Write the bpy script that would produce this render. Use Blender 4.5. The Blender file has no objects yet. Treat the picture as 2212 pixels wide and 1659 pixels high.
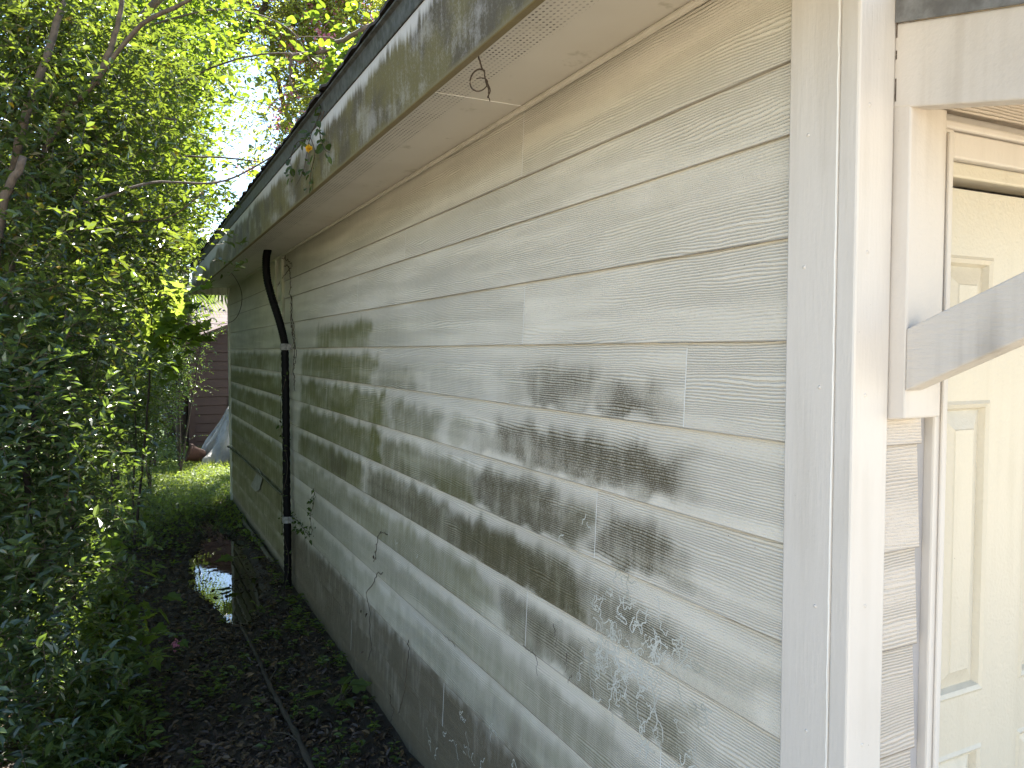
import bpy, math
import numpy as np
from math import radians as rad
S = bpy.context.scene
COL = S.collection

# ---------------------------------------------------------------- camera
YAW, PITCH, CAM_Z, FPX = 26.57, 2.49, 1.63, 1666.0
cd = bpy.data.cameras.new('camera'); cam = bpy.data.objects.new('camera', cd); COL.objects.link(cam)
cd.sensor_width = 36; cd.lens = FPX / 2212 * 36; cd.clip_start = .05; cd.clip_end = 400
cam.location = (0, 0, CAM_Z); cam.rotation_euler = (rad(90 - PITCH), 0, rad(-YAW))
S.camera = cam
# ---------------------------------------------------------------- sky, sun, exposure
SUN_EL, SUN_AZ = 52, 30            # azimuth from +Y towards +X
wd = bpy.data.worlds.new('World'); S.world = wd; wd.use_nodes = True
wn = wd.node_tree.nodes; sk = wn.new('ShaderNodeTexSky'); sk.sky_type = 'NISHITA'; sk.sun_disc = False
sk.sun_elevation = rad(SUN_EL); sk.sun_rotation = rad(SUN_AZ); sk.dust_density = .2
wd.node_tree.links.new(sk.outputs[0], wn['Background'].inputs[0]); wn['Background'].inputs[1].default_value = .085
sl = bpy.data.lights.new('sun', 'SUN'); sl.energy = 5.0; sl.angle = rad(.5); sl.color = (1, .95, .86)
sun = bpy.data.objects.new('sun', sl); COL.objects.link(sun)
sun.rotation_euler = (rad(90 - SUN_EL), 0, rad(180 - SUN_AZ)); sun.location = (0, 0, 12)
S.view_settings.view_transform = 'Standard'; S.view_settings.look = 'None'
S.view_settings.exposure = 2.36; S.view_settings.gamma = 1; S.view_settings.use_curve_mapping = False
S.cycles.max_bounces = 8; S.cycles.diffuse_bounces = 5; S.cycles.transparent_max_bounces = 8

G = -.05                           # ground level
_y, _p = rad(YAW), rad(PITCH)
FW = np.array([math.sin(_y)*math.cos(_p), math.cos(_y)*math.cos(_p), -math.sin(_p)])
RT = np.array([math.cos(_y), -math.sin(_y), 0]); UP = np.cross(RT, FW)
def W(x, y, d):                    # survey helper: measured direction and distance -> world point
    return np.array([0, 0, CAM_Z]) + d*(FW + RT*(x-1106)/FPX - UP*(y-829.5)/FPX)
def onplane(x, y, ax, val):
    r = FW + RT*(x-1106)/FPX - UP*(y-829.5)/FPX
    c = np.array([0, 0, CAM_Z]); return c + r*((val-c[ax])/r[ax])

# ---------------------------------------------------------------- helpers
def tag(o, label=None, cat=None, group=None, kind=None):
    for k, v in (('label', label), ('category', cat), ('group', group), ('kind', kind)):
        if v: o[k] = v
    return o
def empty(name, loc, *a, **k):
    o = bpy.data.objects.new(name, None); COL.objects.link(o); o.location = loc; return tag(o, *a, **k)
def mesh(name, verts, faces, mat=None, parent=None, smooth=False, attrs=None):
    """faces: list of (m,k) int arrays or lists of tuples"""
    verts = np.asarray(verts, dtype=np.float64).reshape(-1, 3)
    off = np.zeros(3)
    if parent is not None:
        p = parent
        while p is not None: off = off + np.array(p.location); p = p.parent
    verts = verts - off
    me = bpy.data.meshes.new(name)
    fl = [np.asarray(f, dtype=np.int32) for f in faces if len(f)]
    loops = np.concatenate([f.ravel() for f in fl]); tot = np.concatenate([np.full(len(f), f.shape[1], np.int32) for f in fl])
    me.vertices.add(len(verts)); me.vertices.foreach_set('co', verts.astype(np.float32).ravel())
    me.loops.add(len(loops)); me.loops.foreach_set('vertex_index', loops)
    me.polygons.add(len(tot)); me.polygons.foreach_set('loop_start', np.concatenate([[0], np.cumsum(tot)[:-1]]).astype(np.int32))
    me.update(calc_edges=True); me.validate()
    me.polygons.foreach_set('use_smooth', np.full(len(me.polygons), smooth))
    if attrs:
        for k, v in attrs.items():
            a = me.attributes.new(k, 'FLOAT', 'POINT'); a.data.foreach_set('value', np.asarray(v, np.float32))
    if mat: me.materials.append(mat)
    o = bpy.data.objects.new(name, me); COL.objects.link(o)
    if parent is not None: o.parent = parent
    return o
class MB:
    def __init__(s): s.v = []; s.q = []; s.t = []; s.n = 0
    def add(s, v, q=None, t=None):
        v = np.asarray(v, float).reshape(-1, 3); s.v.append(v)
        if q is not None and len(q): s.q.append(np.asarray(q) + s.n)
        if t is not None and len(t): s.t.append(np.asarray(t) + s.n)
        s.n += len(v); return s
    def box(s, a, b):
        a, b = np.minimum(a, b), np.maximum(a, b)
        v = [(x, y, z) for x in (a[0], b[0]) for y in (a[1], b[1]) for z in (a[2], b[2])]
        return s.add(v, [(0,1,3,2),(4,6,7,5),(0,4,5,1),(2,3,7,6),(0,2,6,4),(1,5,7,3)])
    def hexa(s, p):    # 8 points: bottom loop 4, top loop 4
        return s.add(p, [(3,2,1,0),(4,5,6,7),(0,1,5,4),(1,2,6,5),(2,3,7,6),(3,0,4,7)])
    def tube(s, pts, rr, n=8, wob=0, rng=None):
        P = np.asarray(pts, float); m = len(P); rr = np.broadcast_to(rr, (m,)) if np.ndim(rr) else np.full(m, rr)
        T = np.gradient(P, axis=0); T /= np.linalg.norm(T, axis=1)[:, None] + 1e-9
        ref = np.array([0, 0, 1.]) if abs(T[:, 2]).mean() < .8 else np.array([1., 0, 0])
        A = np.cross(T, ref); A /= np.linalg.norm(A, axis=1)[:, None] + 1e-9; B = np.cross(T, A)
        a = np.linspace(0, 2*np.pi, n, endpoint=False)
        V = P[:, None] + rr[:, None, None]*(np.cos(a)[None, :, None]*A[:, None] + np.sin(a)[None, :, None]*B[:, None])
        if wob: V += rng.normal(0, 1, V.shape)*wob*rr[:, None, None]
        i = np.arange(m-1)[:, None]*n; j = np.arange(n)[None]; k = (j+1) % n
        q = np.stack([i+j, i+k, i+n+k, i+n+j], -1).reshape(-1, 4)
        s.add(V.reshape(-1, 3), q)
        b0 = s.n - m*n
        s.add([P[0], P[-1]]); c0 = s.n-2; j = np.arange(n); k = (j+1) % n
        s.t.append(np.stack([np.full(n, c0), b0+k, b0+j], -1)); e = b0+(m-1)*n
        s.t.append(np.stack([np.full(n, c0+1), e+j, e+k], -1)); return s
    def build(s, name, mat=None, parent=None, smooth=False):
        f = []
        if s.q: f.append(np.concatenate(s.q))
        if s.t: f.append(np.concatenate(s.t))
        return mesh(name, np.concatenate(s.v), f, mat, parent, smooth)
def bevel(o, w=.003, seg=2):
    m = o.modifiers.new('bevel', 'BEVEL'); m.width = w; m.segments = seg; m.limit_method = 'ANGLE'; return o
def spline(ctrl, n=24):
    P = np.asarray(ctrl, float); m = len(P); P = np.vstack([2*P[0]-P[1], P, 2*P[-1]-P[-2]]); out = []
    for t in np.linspace(0, m-1-1e-6, n):
        i = int(t); u = t-i; a, b, c, d = P[i:i+4]
        out.append(.5*((2*b)+(-a+c)*u+(2*a-5*b+4*c-d)*u*u+(-a+3*b-3*c+d)*u**3))
    return np.array(out)
def hsh(i, j, s):
    x = np.sin(i*127.1+j*311.7+s*74.7)*43758.5453; return x-np.floor(x)
def vnoise(x, y, s=0):
    x = np.asarray(x, float); y = np.asarray(y, float)
    i, j = np.floor(x), np.floor(y); u, v = x-i, y-j; u = u*u*(3-2*u); v = v*v*(3-2*v)
    return (hsh(i,j,s)*(1-u)+hsh(i+1,j,s)*u)*(1-v)+(hsh(i,j+1,s)*(1-u)+hsh(i+1,j+1,s)*u)*v
def fbm(x, y, s=0, o=3): return sum(vnoise(x*2**k, y*2**k, s+k)*.5**(k+1) for k in range(o))/(1-.5**o)
def sstep(a, b, x): t = np.clip((x-a)/(b-a), 0, 1); return t*t*(3-2*t)

# ---------------------------------------------------------------- material DSL
class M:
    def __init__(s, name):
        s.m = bpy.data.materials.new(name); s.m.use_nodes = True; s.t = s.m.node_tree; s.n = s.t.nodes
        s.b = s.n['Principled BSDF']; s.out = s.n['Material Output']; s.oc = None
    def set(s, sock, v):
        if hasattr(v, 'is_output'): s.t.links.new(v, sock)
        else:
            if isinstance(v, tuple) and len(v) == 3 and sock.type == 'RGBA': v = v+(1,)
            sock.default_value = v
    def P(s, **k):
        for a, v in k.items(): s.set(s.b.inputs[a.replace('_', ' ')], v)
        return s
    def obj(s):
        if not s.oc: s.oc = s.n.new('ShaderNodeTexCoord').outputs['Object']
        return s.oc
    def map(s, sc=(1,1,1), loc=(0,0,0), v=None, rot=(0,0,0)):
        n = s.n.new('ShaderNodeMapping'); s.set(n.inputs[0], v or s.obj()); n.inputs['Scale'].default_value = sc
        n.inputs['Location'].default_value = loc; n.inputs['Rotation'].default_value = rot; return n.outputs[0]
    def noise(s, v, sc=5, det=3, rough=.5, dist=0):
        n = s.n.new('ShaderNodeTexNoise'); s.set(n.inputs['Vector'], v); n.inputs['Scale'].default_value = sc
        n.inputs['Detail'].default_value = det; n.inputs['Roughness'].default_value = rough; n.inputs['Distortion'].default_value = dist
        return n.outputs[0]
    def vor(s, v, sc=5, feat='F1', out=0):
        n = s.n.new('ShaderNodeTexVoronoi'); n.feature = feat; s.set(n.inputs['Vector'], v); n.inputs['Scale'].default_value = sc
        return n.outputs[out]
    def math(s, op, a, b=0., c=0.):
        n = s.n.new('ShaderNodeMath'); n.operation = op; s.set(n.inputs[0], a); s.set(n.inputs[1], b); s.set(n.inputs[2], c); return n.outputs[0]
    def ramp(s, x, a, b, lo=0., hi=1., smooth=True):
        n = s.n.new('ShaderNodeMapRange'); n.interpolation_type = 'SMOOTHSTEP' if smooth else 'LINEAR'
        for i, v in enumerate((x, a, b, lo, hi)): s.set(n.inputs[i], v)
        return n.outputs[0]
    def mix(s, f, a, b, mode='MIX'):
        n = s.n.new('ShaderNodeMix'); n.data_type = 'RGBA'; n.blend_type = mode
        s.set(n.inputs[0], f); s.set(n.inputs[6], a); s.set(n.inputs[7], b); return n.outputs[2]
    def attr(s, name): n = s.n.new('ShaderNodeAttribute'); n.attribute_name = name; return n.outputs['Fac']
    def sep(s, v=None):
        n = s.n.new('ShaderNodeSeparateXYZ'); s.set(n.inputs[0], v or s.obj()); return n.outputs
    def comb(s, x=0., y=0., z=0.):
        n = s.n.new('ShaderNodeCombineXYZ'); s.set(n.inputs[0], x); s.set(n.inputs[1], y); s.set(n.inputs[2], z); return n.outputs[0]
    def island(s): return s.n.new('ShaderNodeNewGeometry').outputs['Random Per Island']
    def cramp(s, x, stops):
        n = s.n.new('ShaderNodeValToRGB'); s.set(n.inputs[0], x); e = n.color_ramp.elements
        while len(e) < len(stops): e.new(.5)
        for i, (p, c) in enumerate(stops): e[i].position = p; e[i].color = tuple(c)+(1,)
        return n.outputs[0]
    def bump(s, h, dist=.01, st=1., nrm=None):
        n = s.n.new('ShaderNodeBump'); n.inputs['Distance'].default_value = dist; n.inputs['Strength'].default_value = st
        s.set(n.inputs['Height'], h)
        if nrm: s.set(n.inputs['Normal'], nrm)
        s.set(s.b.inputs['Normal'], n.outputs[0]); return n.outputs[0]

GREEN, SOOT, MUD = (.160, .165, .046), (.086, .070, .034), (.120, .100, .060)
def siding_mat(name, paint, axis):         # axis: 0 boards run along X, 1 along Y
    m = M(name); s = m.sep(); h, z = s[axis], s[2]
    bid = m.attr('bid'); b7 = m.math('MULTIPLY', bid, 17.3)
    # long wavy relief lines of the embossed grain
    d1 = m.noise(m.comb(m.math('MULTIPLY_ADD', h, 1.1, b7), m.math('MULTIPLY', z, 9.), bid), 1, 2, .55)
    d2 = m.noise(m.comb(m.math('MULTIPLY_ADD', h, 9., b7), m.math('MULTIPLY', z, 22.), bid), 1, 3, .6)
    ph = m.math('MULTIPLY_ADD', z, 2*math.pi/.0058, m.math('MULTIPLY_ADD', d1, 62., m.math('MULTIPLY', d2, 9.)))
    w = m.math('SINE', ph)
    amp = m.ramp(m.noise(m.comb(m.math('MULTIPLY_ADD', h, .9, b7), m.math('MULTIPLY', z, 11.), 3.), 1, 2), .30, .60, .30, 1.)
    rel = m.math('MULTIPLY', m.ramp(w, .1, -1., 0., -1.), amp)
    fine = m.noise(m.map((60, 60, 90)), 4, 2)
    hgt = m.math('MULTIPLY_ADD', rel, .5, m.math('MULTIPLY', fine, .5))
    m.bump(hgt, .0042, 1.0)
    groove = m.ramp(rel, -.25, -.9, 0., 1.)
    g, dk, br = m.attr('green'), m.attr('dark'), m.attr('brown')
    strk = m.noise(m.comb(m.math('MULTIPLY', h, 26.), m.math('MULTIPLY', z, 5.), 0.), 1, 5, .66)
    grit = m.noise(m.map((1, 1, 1)), 230, 3, .7)
    big = m.noise(m.map((1, 1, 1)), 2.3, 3)
    c = m.mix(m.ramp(big, .3, .7), paint, tuple(x*.90 for x in paint))
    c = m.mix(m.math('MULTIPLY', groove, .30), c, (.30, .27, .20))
    gf = m.math('MULTIPLY', g, m.ramp(strk, .25, .65, .75, 1.1))
    gf = m.math('MULTIPLY_ADD', groove, m.math('MULTIPLY', g, .25), gf)
    c = m.mix(m.math('MINIMUM', gf, .96), c, GREEN)
    df = m.math('ADD', m.math('MULTIPLY', dk, m.ramp(grit, .30, .62, .38, .95)), m.math('MULTIPLY', m.math('MULTIPLY', groove, dk), .6))
    df = m.math('MULTIPLY', df, m.ramp(strk, .28, .62, .72, 1.08))
    c = m.mix(m.math('MINIMUM', df, .97), c, SOOT)
    bf = m.math('MULTIPLY', br, m.ramp(m.math('MULTIPLY_ADD', strk, .6, m.math('MULTIPLY', big, .4)), .32, .62, .74, 1.1))
    c = m.mix(m.math('MINIMUM', bf, .95), c, m.mix(m.ramp(grit, .4, .7), MUD, (.19, .16, .115)))
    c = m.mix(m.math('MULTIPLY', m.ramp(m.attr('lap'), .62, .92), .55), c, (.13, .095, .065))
    spk = m.ramp(m.vor(m.map((1, 1, 1)), 30), .035, .02)                 # insect specks
    spk2 = m.ramp(m.noise(m.map((1, 1, 1)), 3.1, 2), .5, .62)
    c = m.mix(m.math('MULTIPLY', spk, spk2), c, (.03, .025, .02))
    m.P(Base_Color=c, Roughness=.62); m.b.inputs['Specular IOR Level'].default_value = .35
    return m.m
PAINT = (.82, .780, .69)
def paint_mat(name, col, dirt=.12, rough=.5, grain=(60, 60, 6), dirtcol=(.28, .24, .17), bumpd=.0012):
    m = M(name); b = m.noise(m.map((1, 1, 1)), 4, 4); st = m.noise(m.map((30, 30, 1.6)), 1, 3)
    c = m.mix(m.math('MULTIPLY', m.ramp(m.math('MULTIPLY', b, st), .2, .42), dirt*2.2), col, dirtcol)
    spk = m.math('MULTIPLY', m.ramp(m.vor(m.map((1, 1, 1)), 42), .05, .03), m.ramp(m.noise(m.map((1, 1, 1)), 7, 2), .55, .65))
    c = m.mix(m.math('MULTIPLY', spk, .7), c, (.08, .06, .04))
    m.bump(m.math('ADD', m.noise(m.map(grain), 3, 4), m.math('MULTIPLY', m.noise(m.map((1, 1, 1)), 160, 2), .4)), bumpd, .9)
    m.P(Base_Color=c, Roughness=rough); return m.m
MAT = {}
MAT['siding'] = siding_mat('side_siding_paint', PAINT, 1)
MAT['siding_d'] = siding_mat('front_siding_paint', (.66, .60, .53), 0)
MAT['trim'] = paint_mat('trim_paint', (.65, .615, .57), .06, bumpd=.0006)
MAT['trim_g'] = paint_mat('stained_trim_paint', (.55, .57, .46), .25, dirtcol=GREEN)
MAT['joint'] = paint_mat('caulk', (.80, .80, .77), .02)
MAT['plate'] = paint_mat('bracket_paint', (.62, .58, .53), .16, grain=(40, 40, 40), bumpd=.0008, dirtcol=(.35, .30, .24))
MAT['brace'] = paint_mat('brace_paint', (.58, .545, .50), .30, grain=(60, 9, 90), bumpd=.002, dirtcol=(.3, .27, .24))
MAT['door'] = paint_mat('door_paint', (.62, .575, .47), .12, .38, grain=(50, 50, 50), dirtcol=(.42, .38, .28))
MAT['awn'] = paint_mat('awning_underside_paint', (.66, .55, .38), .1, grain=(6, 40, 40))

def fascia_mat():
    m = M('mildewed_fascia'); s = m.sep(); y, z = s[1], s[2]          # object space = world minus house origin
    col1 = m.noise(m.comb(m.math('MULTIPLY', y, 48.), m.math('MULTIPLY', z, 5.), 0.), 1, 5, .68)
    col2 = m.noise(m.comb(m.math('MULTIPLY', y, 2.6), 0., 4.), 1, 3)
    edge = m.math('ADD', m.math('MULTIPLY_ADD', col1, .115, 2.404-.055), m.math('ADD', m.math('MULTIPLY_ADD', col2, .22, -.085), m.ramp(y, 4.5, 9., .0, -.09)))
    mask = m.ramp(m.math('SUBTRACT', edge, z), -.012, .03)
    grit = m.noise(m.map((1, 1, 1)), 190, 3, .75)
    patch = m.noise(m.comb(m.math('MULTIPLY', y, 5.), m.math('MULTIPLY', z, 9.), 9.), 1, 4)
    pale = m.ramp(patch, .32, .48, .80, 1.)
    f = m.math('MULTIPLY', m.math('MULTIPLY', mask, pale), m.ramp(grit, .33, .6, .82, 1.08))
    f = m.math('MULTIPLY', f, m.ramp(m.math('MULTIPLY_ADD', col1, .5, m.math('MULTIPLY', patch, .5)), .36, .58, .74, 1.05))
    dkc = m.mix(m.ramp(m.noise(m.map((1, 3, 3)), 2, 3), .42, .62), (.105, .082, .012), (.058, .040, .010))
    c = m.mix(m.math('MINIMUM', f, .96), (.50, .49, .46), dkc)
    c = m.mix(m.math('MULTIPLY', m.ramp(z, 2.256, 2.243), .8), c, (.16, .13, .06))
    m.bump(m.math('ADD', grit, m.math('MULTIPLY', col1, .5)), .001, .8); m.P(Base_Color=c, Roughness=.6); return m.m
def soffit_mat():
    m = M('vented_soffit'); s = m.sep(); x, y = s[0], s[1]
    px, py = .0125, .0150
    row = m.math('FLOOR', m.math('DIVIDE', x, px))
    fx = m.math('SUBTRACT', m.math('FRACT', m.math('DIVIDE', x, px)), .5)
    yy = m.math('ADD', m.math('DIVIDE', y, py), m.math('MULTIPLY', m.math('MODULO', row, 2.), .5))
    fy = m.math('SUBTRACT', m.math('FRACT', yy), .5)
    r = m.math('SQRT', m.math('ADD', m.math('POWER', m.math('MULTIPLY', fx, 1.), 2.), m.math('POWER', m.math('MULTIPLY', fy, .85), 2.)))
    hole = m.ramp(r, .25, .17)
    band = m.math('MULTIPLY', m.math('LESS_THAN', x, .842), m.math('GREATER_THAN', x, .66))
    hole = m.math('MULTIPLY', hole, band)
    var = m.noise(m.map((1, 1, 1)), 3.0, 3)
    c = m.mix(m.ramp(var, .4, .75, 0., .35), (.62, .59, .53), (.46, .42, .35))
    c = m.mix(m.ramp(m.noise(m.map((1, 1, 1)), 9, 4, .7), .60, .72, 0., .45), c, (.27, .25, .17))
    clog = m.ramp(m.noise(m.map((1, 1, 1)), 14, 3), .35, .65, .30, 1.)
    dirt = m.math('MULTIPLY', m.math('MULTIPLY', m.ramp(m.noise(m.map((1, 1, 1)), 120, 3, .8), .62, .68), m.ramp(x, .86, .70)), m.ramp(m.noise(m.map((1, 1, 1)), 8, 2), .52, .62))
    c = m.mix(m.math('MULTIPLY', hole, clog), c, (.045, .038, .03)); c = m.mix(m.math('MULTIPLY', dirt, .8), c, (.09, .08, .05))
    m.bump(m.math('MULTIPLY', hole, -1.), .002, .8); m.P(Base_Color=c, Roughness=.55); return m.m
MAT['fascia'] = fascia_mat(); MAT['soffit'] = soffit_mat()
def simple(name, col, rough=.6, sc=8, var=.35, metal=0, bumpd=.002, bsc=60, col2=None):
    m = M(name); n = m.noise(m.map((1, 1, 1)), sc, 5, .6)
    c = m.mix(m.ramp(n, .3, .7), col, col2 or tuple(x*(1-var) for x in col))
    if bumpd: m.bump(m.noise(m.map((1, 1, 1)), bsc, 3), bumpd, .8)
    m.P(Base_Color=c, Roughness=rough, Metallic=metal); return m.m
MAT['drip'] = simple('weathered_metal_edge', (.085, .09, .092), .5, 40, .45, col2=(.03, .03, .028))
MAT['flash'] = simple('awning_metal_edge', (.22, .23, .235), .4, 30, .4, col2=(.12, .12, .12))
MAT['gutterblk'] = simple('black_corrugated_plastic', (.004, .004, .0045), .6, 20, .3, bumpd=.0005)
MAT['strap'] = simple('grey_strap', (.30, .30, .28), .5, 60, .5)
MAT['bark'] = simple('bark', (.16, .12, .085), .85, 22, .5, bumpd=.006, bsc=45)
MAT['bark_dark'] = simple('dark_bark', (.06, .045, .035), .9, 12, .5, bumpd=.01, bsc=30)
MAT['twig'] = simple('twig', (.11, .085, .055), .8, 20, .4, bumpd=0)
MAT['stick'] = simple('fallen_limb_bark', (.06, .044, .028), .9, 18, .45, bumpd=.006, bsc=50, col2=(.03, .028, .018))
MAT['deadvine'] = simple('dead_vine', (.075, .055, .04), .85, 30, .4, bumpd=0)
MAT['black'] = simple('black_rubber', (.012, .012, .013), .5, 10, .3)
MAT['wood_pale'] = simple('pale_weathered_board', (.44, .40, .33), .8, 12, .4, bumpd=.002)
MAT['rust'] = simple('terracotta', (.085, .038, .024), .8, 14, .4)
MAT['pvc'] = simple('grey_pvc', (.30, .31, .29), .5, 14, .4, col2=(.15, .15, .10))
def roof_mat(name, c1, c2, rowh=.13, tw=.22, ax=0):
    m = M(name); n = m.n.new('ShaderNodeTexBrick'); s = m.sep()
    m.set(n.inputs['Vector'], m.comb(s[1-ax], s[ax])); n.inputs['Scale'].default_value = 1
    n.inputs['Brick Width'].default_value = tw; n.inputs['Row Height'].default_value = rowh; n.inputs['Mortar Size'].default_value = .006
    n.inputs['Color1'].default_value = c1+(1,); n.inputs['Color2'].default_value = c2+(1,); n.inputs['Mortar'].default_value = tuple(x*.35 for x in c1)+(1,)
    g = m.noise(m.map((1, 1, 1)), 150, 2)
    m.P(Base_Color=m.mix(m.ramp(g, .35, .65, 0, .5), n.outputs[0], tuple(x*.6 for x in c2)), Roughness=.9)
    m.bump(m.math('MULTIPLY_ADD', g, .4, n.outputs['Fac']), -.004, .8); return m.m
MAT['roof'] = roof_mat('dark_shingles', (.035, .03, .028), (.05, .045, .04))
MAT['roof_n'] = roof_mat('faded_pink_grey_shingles', (.21, .165, .155), (.17, .13, .125), .2, .4, 1)

def leaf_mat(name, stops, trans, tf=.4, rough=.38, spec=.5, tstops=None):
    m = M(name); isl = m.island()
    c = m.cramp(isl, stops)
    m.P(Base_Color=c, Roughness=rough); m.b.inputs['Specular IOR Level'].default_value = spec
    tr = m.n.new('ShaderNodeBsdfTranslucent')
    i2 = m.math('FRACT', m.math('MULTIPLY', isl, 37.7))
    m.set(tr.inputs[0], m.cramp(i2, tstops) if tstops else m.mix(i2, trans, tuple(x*.6 for x in trans)))
    mx = m.n.new('ShaderNodeMixShader'); mx.inputs[0].default_value = tf
    m.t.links.new(m.b.outputs[0], mx.inputs[1]); m.t.links.new(tr.outputs[0], mx.inputs[2]); m.t.links.new(mx.outputs[0], m.out.inputs[0])
    return m.m
MAT['lf_privet'] = leaf_mat('privet_leaf', [(0, (.024, .038, .016)), (.5, (.045, .068, .022)), (.96, (.10, .135, .036)), (.995, (.45, .28, .02))], (.30, .40, .035), .36, .28, .8)
MAT['lf_dark'] = leaf_mat('dark_glossy_leaf', [(0, (.032, .052, .028)), (.6, (.055, .088, .042)), (1, (.085, .125, .05))], (.28, .42, .05), .34, .27, .9)
MAT['lf_myrtle'] = leaf_mat('crape_myrtle_leaf', [(0, (.035, .068, .018)), (.9, (.07, .11, .028)), (1, (.4, .3, .03))], (.34, .48, .03), .46, .4)
MAT['lf_canopy'] = leaf_mat('far_canopy_leaf', [(0, (.04, .05, .02)), (.6, (.075, .09, .03)), (1, (.09, .08, .04))], (.36, .42, .05), .40, .5)
MAT['lf_mul'] = leaf_mat('mulberry_leaf', [(0, (.05, .11, .02)), (1, (.08, .16, .03))], (.42, .54, .07), .55, .5)
MAT['lf_ground'] = leaf_mat('seedling_leaf', [(0, (.04, .07, .02)), (1, (.09, .14, .035))], (.38, .50, .05), .45, .5)
MAT['lf_grass'] = leaf_mat('grass_blade', [(0, (.07, .11, .025)), (.8, (.12, .17, .04)), (1, (.22, .20, .08))], (.38, .46, .06), .45, .5)
MAT['lf_litter'] = leaf_mat('dead_leaf', [(0, (.026, .016, .010)), (.45, (.052, .034, .021)), (.8, (.085, .058, .030)), (1, (.16, .10, .04))], (.06, .035, .015), .1, .55)
MAT['petal'] = leaf_mat('pink_petal', [(0, (.62, .18, .34)), (1, (.75, .36, .50))], (.85, .35, .52), .6, .6)
MAT['yellow'] = leaf_mat('yellow_petal', [(0, (.75, .45, .02)), (1, (.8, .5, .03))], (.8, .5, .03), .4, .6)
MAT['lf_bloom'] = leaf_mat('blooming_tree_leaf', [(0, (.07, .11, .025)), (1, (.12, .16, .04))], (.60, .66, .08), .62, .5)
MAT['lf_vine'] = leaf_mat('vine_leaf', [(0, (.02, .035, .012)), (1, (.05, .08, .02))], (.2, .32, .03), .3, .55, .3)
MAT['palm'] = leaf_mat('palm_leaflet', [(0, (.03, .06, .025)), (1, (.07, .11, .03))], (.25, .36, .04), .35, .35)

# ---------------------------------------------------------------- leaf geometry
OVAL = (np.array([(0,0,0),(.22,-.36,.08),(.62,-.40,.08),(1,0,-.10),(.62,.40,.08),(.22,.36,.08)]), [(0,1,2,3),(0,3,4,5)])
ROUND = (np.array([(0,0,0),(.12,-.36,.07),(.45,-.52,.10),(.82,-.33,.05),(1,0,-.05),(.82,.33,.05),(.45,.52,.10),(.12,.36,.07)]), [(0,1,2,3),(0,3,4,5),(0,5,6,7)])
LANCE = (np.array([(0,0,0),(.35,-.22,.05),(1,0,-.2),(.35,.22,.05)]), [(0,1,2,3)])
LOBED = (np.array([(0,0,0),(-.08,-.28,.03),(.12,-.50,.05),(.30,-.34,.03),(.52,-.46,.03),(.62,-.20,0),(1,0,-.12),(.62,.20,0),(.52,.46,.03),(.30,.34,.03),(.12,.50,.05),(-.08,.28,.03)]),
         [(0,1,2,3),(0,3,4,5),(0,5,6,7),(0,7,8,9),(0,9,10,11)])
def norm(a): return a/(np.linalg.norm(a, axis=-1, keepdims=True)+1e-9)
def leaves(P, A, Nn, L, Wd, tpl=OVAL):
    V, F = tpl; A = norm(A); B = norm(np.cross(Nn, A)); C = np.cross(A, B)
    L = np.broadcast_to(L, (len(P),)); Wd = np.broadcast_to(Wd, (len(P),))
    X = P[:, None] + V[None, :, 0, None]*L[:, None, None]*A[:, None] + V[None, :, 1, None]*Wd[:, None, None]*B[:, None] + V[None, :, 2, None]*L[:, None, None]*C[:, None]
    k = len(V); F = np.array(F)
    return X.reshape(-1, 3), (np.arange(len(P))[:, None, None]*k + F[None]).reshape(-1, 4)
def twigs_lines(B, D, L, r, droop):
    """thin 3-sided twigs, two segments"""
    n = len(B); ref = norm(np.cross(D, np.array([.3, .2, 1.])))
    b2 = np.cross(D, ref); ring = []
    for t in (0, .5, 1):
        c = B + D*(L*t)[:, None]; c[:, 2] -= droop*L*t*t
        for a in (0, 2.09, 4.19):
            ring.append(c + (ref*math.cos(a) + b2*math.sin(a))*(r*(1-.7*t)))
    V = np.stack(ring, 1)
    F = []
    for s_ in range(2):
        for a in range(3): F.append((s_*3+a, s_*3+(a+1) % 3, s_*3+3+(a+1) % 3, s_*3+3+a))
    return V.reshape(-1, 3), (np.arange(n)[:, None, None]*9+np.array(F)[None]).reshape(-1, 4)
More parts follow.
